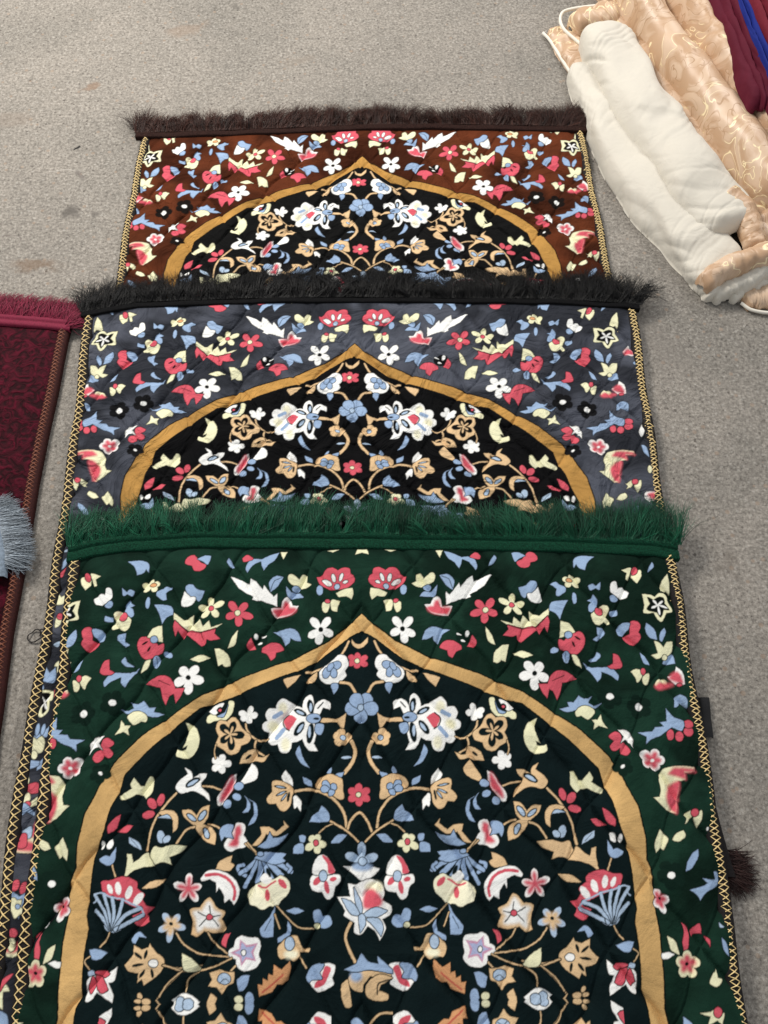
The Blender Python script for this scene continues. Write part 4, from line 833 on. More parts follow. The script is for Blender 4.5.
# ---------------------------------------------------------------- rugs
def make_rug(label, frame, left, right, top, vbot, fine_v, coeff, ground, fieldc, gold, outc, z, mats, res, strip=False, seed=0, res2=0.006, puff=0.0035):
    root = empty('prayer_rug', (frame[0], frame[1], 0), frame[2])
    tag(root, label, 'prayer rug', 'velvet prayer rugs laid overlapping in a row')
    T = top                                     # lower edge of the fringe tape (u, v)
    L_ = left[::-1]; R_ = right[::-1]           # rising v for interp
    vt = max(left[0, 1], right[0, 1]) + 0.02
    vs = [vt]
    while vs[-1] > fine_v: vs.append(vs[-1] - res)
    while vs[-1] > vbot: vs.append(vs[-1] - (res2 if vs[-1] - res2 > vbot else vs[-1] - vbot + 1e-9))
    vs = np.array(vs); nu = int(0.82 / res)
    s = np.linspace(0, 1, nu)
    uL = np.interp(vs, L_[:, 1], L_[:, 0]) + 0.007; uR = np.interp(vs, R_[:, 1], R_[:, 0]) - 0.007
    U = uL[:, None] + (uR - uL)[:, None] * s[None]; V = np.repeat(vs[:, None], nu, 1)
    # the top row follows the tape
    tv = np.interp(U[0], T[:, 0], T[:, 1]) + 0.008
    V = np.minimum(V, tv[None] + 0 * V) if False else V + (tv - vt)[None] * np.clip((V - (vt - 0.06)) / 0.06, 0, 1)
    # printed colours
    x, y = U, V
    if coeff is not None:
        cf = np.array(coeff); yy = np.maximum(y, -0.36); dy = y - yy
        basis = [np.ones_like(x), x, yy] + [x * x, x * yy, yy * yy]
        PU = sum(b * cf[i, 0] for i, b in enumerate(basis)); PV = sum(b * cf[i, 1] for i, b in enumerate(basis)) + dy
    else: PU, PV = x, y
    infield = np.abs(PU) < 0.27
    PVf = np.where(infield & (PV < VM), 2 * VM - PV, PV)
    PVb = np.where(~infield & (PV < VM2), 2 * VM2 - PV, PVf)
    jx = 0.0011 * (fbm(U * 420, V * 420, 2, seed + 11) - 0.37); jy = 0.0011 * (fbm(U * 420 + 60, V * 420 + 9, 2, seed + 12) - 0.37)
    PU = PU + jx; PV = PV + jy; PVf = PVf + jy; PVb = PVb + jy
    img = np.empty(U.shape + (3,)); img[:] = ground
    # uneven dye of the ground, then velvet sheen patches painted into its colour
    gn = fbm(PU * 40 + 3, PV * 40 + 50, 4, seed)[..., None]
    img *= 0.72 + 0.6 * gn
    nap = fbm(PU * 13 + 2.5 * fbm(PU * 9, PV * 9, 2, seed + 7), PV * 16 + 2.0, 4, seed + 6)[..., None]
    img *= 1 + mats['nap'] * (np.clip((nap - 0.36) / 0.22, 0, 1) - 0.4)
    dO = signed_dist_mesh(PU, PV, OUTER, res); dI = signed_dist_mesh(PU, PV, INNER, res)
    def lay(d, col, r=res):
        a = np.clip(0.5 - d / r, 0, 1)[..., None]; np.copyto(img, img * (1 - a) + np.array(col) * a)
    lay(dO - 0.0016, outc); 
    gimg = np.array(gold) * (0.66 + 0.72 * fbm(PU * 22 + 9, PV * 22 + 4, 4, seed + 5)[..., None])
    a = np.clip(0.5 - dO / res, 0, 1)[..., None]; img = img * (1 - a) + gimg * a
    a = np.clip(0.5 - (dI - 0.0016) / res, 0, 1)[..., None]; img = img * (1 - a) + np.array(outc) * a
    a = np.clip(0.5 - dI / res, 0, 1)[..., None]; img = img * (1 - a) + np.array(fieldc) * (0.75 + 0.5 * gn) * a
    ink = dict(INK); ink['D'] = fieldc; ink['X'] = outc; ink['N'] = mats['dark']
    nfine = int((vs > fine_v - 0.001).sum())
    # rows below the seen part repeat the design mirrored, in the weave's own repeat
    if strip:
        # split: upper part normal, the long left strip from its own tracing
        paint(img[:nfine], PU[:nfine], PVb[:nfine], ITEMS, ink, outc, res)
        paint(img, U, V, STRIP_ITEMS_L, ink, outc, res)
    else:
        nf = int((vs > min(fine_v, VM2)).sum()) if coeff is None else nfine
        cut = int((PVb.min(1) <= -10).sum())
        k1 = int((vs > VM).sum()) if coeff is None else nfine
        paint(img[:nfine], PU[:nfine], PV[:nfine], ITEMS, ink, outc, res)
        if coeff is None:
            sub = (PV < VM) & (np.abs(PU) < 0.27)
            r0 = int(np.argmax(vs < VM)); src = img.copy()
            if r0 < nfine:
                for r in range(r0, len(vs)):
                    want = 2 * VM - vs[r]; q = int(np.argmin(np.abs(vs - want))); c = (np.abs(PU[r]) < 0.27) & (np.abs(PU[r]) > 0.032)
                    img[r, c] = src[q, c]
    # dyes of a printed plush are a touch uneven
    img *= (0.93 + 0.14 * fbm(U * 90, V * 90, 3, seed + 9))[..., None]
    # relief: padding puffed between seams, broad rumples, finely uneven pile
    dq, d1, d2 = quilt(PU, PV)
    h = puff * np.minimum(1, dq / 0.02) ** 0.6 - 0.0022 * np.exp(-(dq / 0.0030) ** 2)
    h += puff * (0.42 * (d1 - .5) - 0.36 * (d2 - .5)) * (0.55 + 0.9 * fbm(PU * 6 + 4, PV * 6, 2, seed + 8))
    h += 0.006 * (fbm(U * 7 + seed, V * 9, 3, seed + 2) - 0.45)
    h += 0.0016 * (fbm(U * 45, V * 45, 3, seed + 4) - 0.45)
    h += 0.0003 * (fbm(U * 600, V * 600, 2, seed + 1) - 0.4)
    if mats.get('creases'):
        for (cu, cv, ca, cl, dep) in mats['creases']:
            du = (U - cu) * math.cos(ca) + (V - cv) * math.sin(ca); dv = -(U - cu) * math.sin(ca) + (V - cv) * math.cos(ca)
            dv = dv + 0.004 * np.sin(du * 60)
            h += dep * np.exp(-(dv / 0.006) ** 2) * np.exp(-(du / cl) ** 4)
    h *= np.clip((tv[None] + 0.004 - V) / 0.045, 0.12, 1)
    edge = np.minimum(U - uL[:, None], uR[:, None] - U)
    h -= 0.0035 * np.exp(-(edge / 0.012) ** 2)
    Z = z + h
    top_v = np.stack([U, V, Z], -1).reshape(-1, 3)
    nr, nc = U.shape
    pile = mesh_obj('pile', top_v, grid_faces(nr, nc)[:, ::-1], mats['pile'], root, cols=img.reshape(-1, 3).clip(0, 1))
    # the padded edge, wrapped in a dark binding with gold cross stitching
    zb = z - 0.0065
    for sgn, E in ((-1, left), (1, right)):
        vv = np.arange(min(E[0, 1], vt) + 0.004, vbot, -0.004)
        ue = np.interp(vv, E[::-1, 1], E[::-1, 0]) + 0.0012 * np.sin(vv * 37 + sgn) 
        k = 9; th = np.linspace(-0.35, math.pi + 0.3, k); prof_u = -np.cos(th) * 0.0082 * sgn; prof_z = np.sin(th) * 0.0058
        zc = z - 0.0022 + 0.0014 * (vnoise(vv * 14 + 3 * sgn, vv * 0, seed + 3) - 0.5)
        bu = ue[:, None] - sgn * 0.0085 - prof_u[None] * -1 * 1.0; bz = zc[:, None] + prof_z[None] - 0.0016
        bw = np.stack([bu, np.repeat(vv[:, None], k, 1), bz], -1)
        # side wall down to what it lies on
        wallu = ue - 0 * ue
        low = np.stack([ue - sgn * 0.0005, vv, np.full_like(vv, z - mats['thick'])], -1)
        order = bw if sgn == 1 else bw
        allv = np.concatenate([order, (low[:, None])], 1) if sgn == 1 else np.concatenate([order, low[:, None]], 1)
        bind = mesh_obj('edge_binding', allv.reshape(-1, 3), grid_faces(len(vv), k + 1), mats['binding'], root)
        # stitching: two crossing zigzag threads
        rad = 0.00085; pitch = mats['pitch'][0 if sgn < 0 else 1]; amp = 0.0054 if pitch > 0.015 else 0.0050
        vz = np.arange(vv[0] - 0.002, max(vbot, -1.15) if not mats.get('stitch_v') else mats['stitch_v'], -pitch / 2)
        Vs = []; Fs = []; off = 0
        for ph in (0, 1):
            pts = []
            for i, q in enumerate(vz):
                side = 1 if (i + ph) % 2 else -1
                e = np.interp(q, E[::-1, 1], E[::-1, 0]) + 0.0012 * math.sin(q * 37 + sgn) - sgn * 0.0082
                for f_, dz in ((0, 0.0),):
                    pts.append((e + side * amp + random.gauss(0, .0005), q + random.gauss(0, .0009), z + 0.0002 + random.uniform(0, .0004)))
                # the middle of the run lifts over the rounded binding
                if i < len(vz) - 1:
                    pts.append((e + random.uniform(-.0003, .0003), q - pitch / 4, z + 0.0030 + 0.0006 * ph))
            a, b = tube(pts, rad, 4); Vs.append(a); Fs.append(b + off); off += len(a)
        st = mesh_obj('stitching', np.vstack(Vs), np.vstack(Fs), mats['thread'], bind)
    # ribbed tape that holds the fringe
    tu = np.arange(T[0, 0] - 0.004, T[-1, 0] + 0.004, 0.0022)
    tvv = np.interp(tu, T[:, 0], T[:, 1]) + 0.0012 * (vnoise(tu * 30, tu * 0, seed) - 0.5)
    prof = [(-0.0005, -0.004), (0.0, 0.0030), (0.0012, 0.0042), (0.0035, 0.0040), (0.0060, 0.0043), (0.0085, 0.0042), (0.0105, 0.0036), (0.0113, 0.0018), (0.0122, 0.0036), (0.0145, 0.0050), (0.0175, 0.0050), (0.0195, 0.001)]
    tw = mats.get('tape', 1.0)
    tz = z + 0.0004 * (rng.random((len(tu), len(prof))) - 0.5) + 0.0004 * np.sin(tu * 2800)[:, None] + 0.002 * (vnoise(tu * 18, tu * 0 + 4, seed + 1) - 0.5)[:, None]
    tp = np.stack([np.repeat(tu[:, None], len(prof), 1), tvv[:, None] + np.array([p[0] for p in prof])[None] * tw, tz + np.array([p[1] for p in prof])[None]], -1)
    mesh_obj('fringe_tape', tp.reshape(-1, 3), grid_faces(len(tu), len(prof)), mats['tape_mat'], root)
    # fringe
    rt = []
    for i in range(mats['strands']):
        u = random.uniform(T[0, 0] - 0.006, T[-1, 0] + 0.008); v = float(np.interp(u, T[:, 0], T[:, 1])) + mats['root'] * tw + random.uniform(0, .004)
        e = min(u - T[0, 0], T[-1, 0] - u)
        rt.append((u, v, e))
    fr = strands(rt, z + 0.003, mats, T)
    mesh_obj('fringe', fr[0], fr[1], mats['hair'], root, cols=fr[2], smooth=True)
    return root

def tube(pts, rad, k=4):
    P = np.array(pts, dtype=float); n = len(P)
    t = np.gradient(P, axis=0); t /= np.linalg.norm(t, axis=1)[:, None] + 1e-12
    up = np.array([0, 0, 1.0]); s = np.cross(t, up); s /= np.linalg.norm(s, axis=1)[:, None] + 1e-9; q = np.cross(s, t)
    th = np.arange(k) * 2 * math.pi / k + 0.4
    r = rad if np.ndim(rad) else np.full(n, rad)
    V = P[:, None] + (s[:, None] * np.cos(th)[None, :, None] + q[:, None] * np.sin(th)[None, :, None]) * r[:, None, None]
    F = []
    i = np.arange(n - 1)[:, None] * k; j = np.arange(k)[None]
    F = np.stack([i + j, i + (j + 1) % k, i + k + (j + 1) % k, i + k + j], -1).reshape(-1, 4)
    return V.reshape(-1, 3), F

def strands(roots, z, m, T):
    """many thin tapering three-sided threads, combed away from the tape and tousled"""
    n = len(roots); seg = 6
    R = np.array(roots); L = m['len'] * rng.uniform(0.72, 1.12, n)
    cid = np.floor(R[:, 0] / 0.0034 + 0.35 * rng.normal(0, 1, n)).astype(int) % 997
    def cl(k, sc=1.0): return np.random.default_rng(k).normal(0, sc, 997)[cid]
    clump2 = vnoise(R[:, 0] * 16, R[:, 0] * 0 + 7.5, 5) - 0.5; clump3 = vnoise(R[:, 0] * 60, R[:, 0] * 0 + 2.5, 6) - 0.5
    ang = m['lean'] + cl(1, 0.34) + clump2 * 0.9 + clump3 * 0.6 + rng.normal(0, 0.17, n)
    edge_l = np.exp(-(R[:, 0] - T[0, 0]).clip(0) / 0.012); edge_r = np.exp(-(T[-1, 0] - R[:, 0]).clip(0) / 0.016)
    ang += edge_r * m['flare_r'] * rng.uniform(.2, 1.0, n) - edge_l * m['flare_l'] * rng.uniform(.2, 1.0, n)
    L *= np.clip(1 + clump2 * 0.55 + cl(2, 0.13) + 0.25 * edge_l + 0.2 * edge_r, 0.45, 1.4)
    bend = rng.normal(0, 0.3, n) + cl(3, 0.6)
    lift = np.clip(rng.uniform(0.0, 1.0, n) ** 1.5 * 0.8 + cl(4, 0.16), 0, 1.3) * m['lift']
    s = np.linspace(0, 1, seg)
    pts = np.zeros((n, seg, 3)); pts[:, 0, 0] = R[:, 0]; pts[:, 0, 1] = R[:, 1]
    for k in range(1, seg):
        a = ang + bend * (s[k] - 0.3) + rng.normal(0, 0.07, n)
        pts[:, k, 0] = pts[:, k - 1, 0] + np.sin(a) * L / (seg - 1)
        pts[:, k, 1] = pts[:, k - 1, 1] + np.cos(a) * L / (seg - 1)
    drop = m['drop']
    pts[:, :, 2] = z + lift[:, None] * np.sin(np.clip(s * 1.35, 0, 1) * math.pi * 0.78)[None] - drop * (s ** 1.4)[None] + rng.uniform(0, .0016, n)[:, None]
    k = 3; th = np.arange(k) * 2 * math.pi / k
    t = np.gradient(pts, axis=1); t /= np.linalg.norm(t, axis=2)[..., None] + 1e-12
    side = np.cross(t, np.array([0, 0, 1.0])); side /= np.linalg.norm(side, axis=2)[..., None] + 1e-9; up = np.cross(side, t)
    rad = m['srad'] * (1 - 0.7 * s)[None, :, None] * rng.uniform(.7, 1.3, n)[:, None, None]
    V = pts[:, :, None] + (side[:, :, None] * np.cos(th)[None, None, :, None] + up[:, :, None] * np.sin(th)[None, None, :, None]) * rad[..., None]
    base = np.arange(n)[:, None, None] * seg * k
    i = np.arange(seg - 1)[None, :, None] * k; j = np.arange(k)[None, None]
    F = np.stack([base + i + j, base + i + (j + 1) % k, base + i + k + (j + 1) % k, base + i + k + j], -1).reshape(-1, 4)
    br = rng.uniform(0.5, 1.5, n) * np.clip(1 + cl(5, 0.28), .4, 1.9)
    col = np.repeat(br, seg * k)[:, None] * np.ones(3)[None]
    return V.reshape(-1, 3), F, col

def signed_dist_mesh(U, V, poly, res):
    """signed distance, computed on a coarse grid and then refined near the outline"""
    st = 8
    ri = np.unique(np.r_[np.arange(0, U.shape[0], st), U.shape[0] - 1]); ci = np.unique(np.r_[np.arange(0, U.shape[1], st), U.shape[1] - 1])
    d = signed_dist(U[np.ix_(ri, ci)], V[np.ix_(ri, ci)], poly)
    rr = np.clip(np.searchsorted(ri, np.arange(U.shape[0]), 'right') - 1, 0, len(ri) - 1); cc = np.clip(np.searchsorted(ci, np.arange(U.shape[1]), 'right') - 1, 0, len(ci) - 1)
    D = d[np.ix_(rr, cc)].copy()
    near = np.abs(D) < 0.016 + 8 * res * 1.5
    D[near] = signed_dist(U[near][:, None], V[near][:, None], poly)[:, 0]
    return D

# strip tracing is in the slate rug's own frame: only the part left of the green rug uses it
STRIP_ITEMS_L = [(k, c, 'c', p, wd) for k, c, s_, p, wd in STRIP_ITEMS]

thread = mat_fibre('gold_thread', (0.80, 0.60, 0.27), 0.45, 0.3, 0.5, 700)
binding = mat_fibre('dark_binding', (0.012, 0.010, 0.010), 0.8, 0.4, 0.2, 500)

def rug_mats(nm, hair, tape_col, dark, **kw):
    d = dict(pile=mat_print(nm + '_plush', kw.pop('sheen', 0.25), kw.pop('crush', 0.3)), binding=binding, thread=thread,
             hair=mat_hair(nm + '_fringe', hair), tape_mat=mat_fibre(nm + '_tape', tape_col, 0.85, 0.7, 0.08, 650), dark=dark,
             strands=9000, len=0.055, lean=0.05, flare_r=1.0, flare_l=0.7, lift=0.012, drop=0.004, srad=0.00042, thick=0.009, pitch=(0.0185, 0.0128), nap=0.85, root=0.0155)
    d.update(kw); return d

ip = interp_poly
GT = ip("-382.2,77.5 -357,84.2 -309.3,90.8 -229.3,94.7 -81.4,92.1 50.6,89.7 250.9,83.6 385.7,76.1 413.7,70.1"); ST = ip("-418.3,50.1 -337.7,69.8 -148.8,78.3 -8.7,80.7 131.5,79.2 302.6,77.8 421.4,70.3 436.4,66.4"); BT = ip("-397.4,47.2 -226.3,55.5 -4.6,69.1 120.1,72.1 390.5,66.7 399.3,65.4")
make_rug('rust brown prayer rug, farthest of the overlapping row, with dark brown fringe', (-0.0384, 1.1609, -0.00365), ip("-393.1,54.9 -394.2,-134.6 -390.1,-285.1 -378,-502.7 -364.7,-756.8 -344.3,-1144.9"), ip("394.8,73.1 400,-71.8 406.9,-255.3 406.9,-499.8 407.7,-837.5 440.6,-1142"), BT, -1.142, -0.33, [[-0.00051793, -0.0026631], [1.0233, -0.037631], [-0.015981, 0.93489], [0.0031235, -0.023893], [0.092511, 0.019054], [-0.1487, -0.39378]],
         (0.066, 0.0165, 0.006), (0.005, 0.005, 0.005), (0.42, 0.225, 0.06), (0.008, 0.005, 0.004), 0.010,
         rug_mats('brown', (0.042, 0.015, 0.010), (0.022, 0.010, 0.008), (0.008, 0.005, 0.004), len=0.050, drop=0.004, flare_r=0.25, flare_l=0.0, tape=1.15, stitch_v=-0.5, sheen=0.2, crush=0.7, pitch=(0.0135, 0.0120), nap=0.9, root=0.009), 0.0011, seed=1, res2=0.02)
make_rug('slate grey prayer rug with black fringe, middle of the overlapping row', (-0.0445, 0.7534, -0.00317), ip("-420.5,53.9 -405,-134.7 -397.9,-278.9 -391.5,-408.3 -388.2,-525 -388.1,-639.8 -379.4,-757.5 -371.4,-873.7 -361.6,-1054.5"), ip("437.2,72.3 433.4,-97.7 431.4,-276.3 425.8,-432.7 425.6,-534.7 422.8,-650.5 413.7,-893.9 407.3,-1052.1"), ST, -1.05, -0.88, [[-0.0002116, -0.00095513], [0.98815, -0.010687], [-0.030501, 0.97329], [-0.0021472, -0.024945], [0.026429, -0.050628], [-0.23564, -0.16366]],
         (0.043, 0.047, 0.060), (0.0035, 0.0035, 0.004), (0.46, 0.25, 0.07), (0.005, 0.005, 0.006), 0.018,
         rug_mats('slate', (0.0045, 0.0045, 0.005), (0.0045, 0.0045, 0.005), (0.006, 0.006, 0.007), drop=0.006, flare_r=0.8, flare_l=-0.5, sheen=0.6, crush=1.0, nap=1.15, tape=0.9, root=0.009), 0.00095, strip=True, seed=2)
make_rug('dark green prayer rug with green fringe, nearest and topmost of the row', (-0.0283, 0.3231, 0.01283), ip("-386.1,77.5 -382.9,25 -376.4,-53.5 -374.8,-204.5 -371.1,-326.1 -365.3,-436.4 -352,-684.8"), ip("413.3,75.8 413.2,14.8 410,-73.6 409.9,-214.6 404,-336.1 400.3,-446.2 392.8,-694.4"), GT, -0.68, -0.55, None,
         (0.0055, 0.0205, 0.0130), (0.0036, 0.0098, 0.0108), (0.61, 0.385, 0.155), (0.003, 0.006, 0.005), 0.027,
         rug_mats('green', (0.007, 0.080, 0.040), (0.004, 0.034, 0.018), (0.0045, 0.0165, 0.011), drop=0.006, sheen=0.15, crush=0.4, flare_r=0.1, flare_l=-0.2, tape=1.25, len=0.051), 0.0008, seed=3, puff=0.0062)

# ---------------------------------------------------------------- parts the row of rugs shows at its sides
def rug(label_start):
    return next(o for o in C.objects if o.get('label', '').startswith(label_start))

def local_strands(parent, roots, dirs, length, z, n_seg_mat, lift=0.008, rad=0.0005, spread=0.3, drop=0.0, name='fringe', end_z=0.003):
    """strands from listed root points, each with its own heading (world frame)"""
    Vs, Fs, Cs, off = [], [], [], 0
    for (x, y), (dx, dy) in zip(roots, dirs):
        a = math.atan2(dy, dx) + random.gauss(0, spread); L = length * random.uniform(.6, 1.1); b = random.gauss(0, .5); lf = random.random() ** 1.3 * lift
        p = [x, y, z]; pts = [tuple(p)]
        for k in range(1, 6):
            s = k / 5; aa = a + b * (s - .3) + random.gauss(0, .08)
            p = [p[0] + math.cos(aa) * L / 5, p[1] + math.sin(aa) * L / 5, z]
            pts.append((p[0], p[1], max(0.0008, z * (1 - s) + end_z * s + lf * math.sin(s * 2.4))))
        v, f = tube(pts, rad * np.linspace(1, .4, 6), 3)
        Vs.append(v); Fs.append(f + off); off += len(v); Cs.append(np.full((len(v), 3), random.uniform(.45, 1.6)))
    return mesh_obj(name, np.vstack(Vs), np.vstack(Fs), n_seg_mat, parent, cols=np.vstack(Cs))

def to_local(ob, x, y):
    c, s = math.cos(-ob.rotation_euler.z), math.sin(-ob.rotation_euler.z)
    x -= ob.location.x; y -= ob.location.y
    return x * c - y * s, x * s + y * c

def along(pts, n):
    P = [Vector(p) for p in pts]; d = [0]
    for a, b in zip(P, P[1:]): d.append(d[-1] + (b - a).length)
    out = []
    for i in range(n):
        t = d[-1] * i / (n - 1); k = 0
        while k < len(P) - 2 and d[k + 1] < t: k += 1
        f = (t - d[k]) / max(1e-9, d[k + 1] - d[k]); out.append(P[k].lerp(P[k + 1], f))
    return out

brown = rug('rust'); slate = rug('slate')
# far end fringe of the brown rug, of which one corner shows by the green rug's edge
br_hair = mat_hair('brown_end_fringe', (0.030, 0.014, 0.012))
roots = [(random.uniform(-0.36, 0.436), -1.140 + random.uniform(-.004, .004)) for _ in range(3500)] + [(random.uniform(0.40, 0.442), random.uniform(-1.142, -1.10)) for _ in range(0)]
roots += [(random.uniform(0.425, 0.446), random.uniform(-1.145, -1.11)) for _ in range(350)]
dirs = [(0.15 + 1.8 * max(0, (u - 0.385) / 0.05), -1.0 if v < -1.13 else -0.7) for u, v in roots]
local_strands(brown, roots, dirs, 0.027, 0.006, br_hair, lift=0.005, spread=0.30, drop=0.0)
# black strap tab under the slate rug
tab_m = mat_fibre('black_webbing', (0.010, 0.010, 0.011), 0.6, 0.4, 0.3, 1200)
a = cam_point(697, 698, 0.004); b = cam_point(701, 738, 0.004)
pts = [(a, 0.0), (b, 0.0)]
vt_ = []; nn = 14
for i in range(nn + 1):
    t = i / nn; p = a.lerp(b, t)
    for (dx, dz) in ((0.0, 0.004), (0.0, 0.0075), (0.006, 0.0082), (0.0125, 0.0080), (0.0140, 0.0068), (0.0140, 0.0005)):
        x, y = to_local(slate, p.x + dx, p.y); vt_.append((x, y, dz + 0.0006 * math.sin(t * 9)))
ob = mesh_obj('strap', vt_, grid_faces(nn + 1, 6), tab_m, slate)

# ---------------------------------------------------------------- crimson rug on the left, with a grey rug's corner on it
def flat_rug(name_label, edge_pts, width, z, pile_mat, bind_mat, thread_mat, tape_pts, tape_mat, hair_mat, zig_col, group=None):
    o0 = edge_pts[0]
    root = empty('prayer_rug', (o0.x, o0.y, 0)); tag(root, name_label, 'prayer rug', group)
    E = along(edge_pts, 90)
    vt = []; cols = 60
    for p in E:
        for j in range(cols + 1):
            s = j / cols; x = p.x - 0.010 - s * width; y = p.y
            h = 0.002 * noise.noise((x * 9, y * 9, 2)) + 0.0012 * noise.noise((x * 40, y * 40, 5)) - 0.003 * math.exp(-(s * width / 0.01) ** 2)
            vt.append((x - o0.x, y - o0.y, z + h))
    mesh_obj('pile', vt, grid_faces(len(E), cols + 1), pile_mat, root)
    k = 9; vt = []
    for p in E:
        for i in range(k):
            th = -0.3 + (math.pi + 0.6) * i / (k - 1); vt.append((p.x - 0.0085 + math.cos(th) * 0.009 - o0.x, p.y - o0.y, z - 0.004 + math.sin(th) * 0.0062))
        vt.append((p.x - 0.001 - o0.x, p.y - o0.y, 0.0003))
    vt = [tuple(v) for v in vt]
    ebm = mesh_obj('edge_binding', vt, grid_faces(len(E), k + 1)[:, ::-1], bind_mat, root)
    Z = along(edge_pts, int(sum((b - a).length for a, b in zip(edge_pts, edge_pts[1:])) / 0.0065))
    Vs, Fs, off = [], [], 0
    for ph in (0, 1):
        pts = [(p.x - 0.0095 + (0.0052 if (i + ph) % 2 else -0.0052) - o0.x, p.y - o0.y, z + 0.0008) for i, p in enumerate(Z)]
        mid = []
        for q, r in zip(pts, pts[1:]): mid += [q, ((q[0] + r[0]) / 2, (q[1] + r[1]) / 2, z + 0.0030)]
        v, f = tube(mid + [pts[-1]], 0.0009, 4); Vs.append(v); Fs.append(f + off); off += len(v)
    mesh_obj('stitching', np.vstack(Vs), np.vstack(Fs), thread_mat, ebm)
    # tape and fringe along the top
    Tp = along(tape_pts, 160); vt = []
    prof = [(0.0, -0.004), (0.0, 0.0030), (0.004, 0.0044), (0.009, 0.0036), (0.0105, 0.0020), (0.012, 0.0040), (0.017, 0.0050), (0.021, 0.002)]
    for p in Tp:
        for dy, dz in prof: vt.append((p.x - o0.x, p.y + dy - o0.y, z + dz + random.uniform(-.0003, .0003)))
    mesh_obj('fringe_tape', vt, grid_faces(len(Tp), len(prof)), tape_mat, root)
    roots = []
    for _ in range(7000):
        p = Tp[int(random.random() * (len(Tp) - 1))]; roots.append((p.x + random.uniform(-.003, .003) - o0.x, p.y + 0.015 + random.uniform(0, .004) - o0.y))
    xm = max(p.x for p in Tp) - o0.x
    dirs = [(0.1 + 0.7 * math.exp(-(xm - x) / 0.02) * random.random(), 1) for x, y in roots]
    for _ in range(700):
        roots.append((xm + random.uniform(-.012, .006), Tp[-1].y - o0.y + random.uniform(0.004, .022))); dirs.append((random.uniform(.35, 1.6), 1))
    local_strands(root, roots, dirs, 0.048, z + 0.002, hair_mat, lift=0.012, spread=0.35)
    return root

def mat_embossed(name, dark, light):
    m, nt, p = new_mat(name)
    tc = N(nt, 'ShaderNodeTexCoord')
    a = N(nt, 'ShaderNodeTexNoise'); a.inputs['Scale'].default_value = 55; a.inputs['Detail'].default_value = 5; a.inputs['Distortion'].default_value = 2.2
    nt.links.new(tc.outputs['Object'], a.inputs['Vector'])
    r = N(nt, 'ShaderNodeValToRGB'); e = r.color_ramp.elements
    e[0].position, e[0].color = 0.40, (*dark, 1); e[1].position, e[1].color = 0.72, (*light, 1)
    nt.links.new(a.outputs['Fac'], r.inputs[0]); nt.links.new(r.outputs[0], p.inputs['Base Color'])
    p.inputs['Roughness'].default_value = 0.7; p.inputs['Specular IOR Level'].default_value = 0.08; p.inputs['Sheen Weight'].default_value = 0.2; p.inputs['Sheen Tint'].default_value = (0.5, 0.03, 0.10, 1)
    b = N(nt, 'ShaderNodeBump'); b.inputs['Strength'].default_value = 0.8; b.inputs['Distance'].default_value = 0.004
    nt.links.new(a.outputs['Fac'], b.inputs['Height']); nt.links.new(b.outputs[0], p.inputs['Normal'])
    return m

EP = [cam_point(x, y, 0.010) for x, y in ((71, 322), (66, 345), (57, 392), (48, 432), (38, 482), (28, 545), (20, 590), (12, 632), (3, 700), (-10, 790), (-40, 960))]
TP = [cam_point(x, y, 0.012) for x, y in ((-330, 318), (-60, 322), (0, 325), (40, 328), (70, 331))]
flat_rug('crimson prayer rug with embossed velvet pile and dark red fringe, at the left edge', EP, 0.62, 0.011,
         mat_embossed('crimson_plush', (0.011, 0.0006, 0.002), (0.085, 0.0022, 0.013)), mat_fibre('maroon_binding', (0.035, 0.008, 0.007), 0.8, 0.4, 0.2, 500),
         mat_fibre('rust_thread', (0.21, 0.065, 0.032), 0.5, 0.3, 0.4, 700), TP, mat_fibre('crimson_tape', (0.17, 0.012, 0.036), 0.8, 0.4, 0.25, 900), mat_hair('crimson_fringe', (0.19, 0.016, 0.042)), None)

# the grey rug lies over the crimson one; only its fringed corner is in view
g0 = cam_point(-8, 560, 0.02)
groot = empty('grey_rug', (g0.x, g0.y, 0)); tag(groot, 'pale blue grey rug corner with a thick grey fringe, lying on the crimson rug', 'rug')
pc = [cam_point(x, y, 0.020) for x, y in ((-150, 500), (-14, 505), (-8, 560), (-14, 610), (-150, 640))]
gm = mat_fibre('grey_plush', (0.20, 0.25, 0.31), 0.8, 0.25, 0.2, 300)
rows = []
for i in range(30):
    s = i / 29; A = pc[0].lerp(pc[4], s); Bq = along([pc[1], pc[2], pc[3]], 30)[i]
    for j in range(30):
        p = A.lerp(Bq, j / 29); e = min(1 - j / 29, s + .02, 1 - s + .02)
        rows.append((p.x - g0.x, p.y - g0.y, 0.021 - 0.009 * math.exp(-e / 0.02) + 0.0015 * noise.noise((p.x * 30, p.y * 30, 0))))
mesh_obj('pile', rows, grid_faces(30, 30), gm, groot)
ed = along([cam_point(-18, 508, .02), cam_point(-7, 522, .02), cam_point(-2, 538, .02), cam_point(1, 556, .02), cam_point(0, 578, .02)], 60)
vt = []
for i, p in enumerate(ed):
    q = ed[min(i + 1, 59)] - ed[max(i - 1, 0)]; q.normalize(); nrm = Vector((q.y, -q.x, 0))
    for d, h in ((-0.012, 0.018), (-0.008, 0.025), (0.0, 0.027), (0.006, 0.024), (0.008, 0.016)): vt.append((p.x - g0.x - nrm.x * d, p.y - g0.y - nrm.y * d, h + random.uniform(-.0004, .0004)))
mesh_obj('fringe_tape', vt, grid_faces(60, 5), gm, groot)
roots, dirs = [], []
for _ in range(2600):
    t = random.random() ** 1.2 * 0.8; p = ed[int(t * 59)]
    roots.append((p.x + random.uniform(-.004, .004) - g0.x, p.y + random.uniform(-.004, .004) - g0.y)); dirs.append((1.0, 0.25 - 0.45 * t))
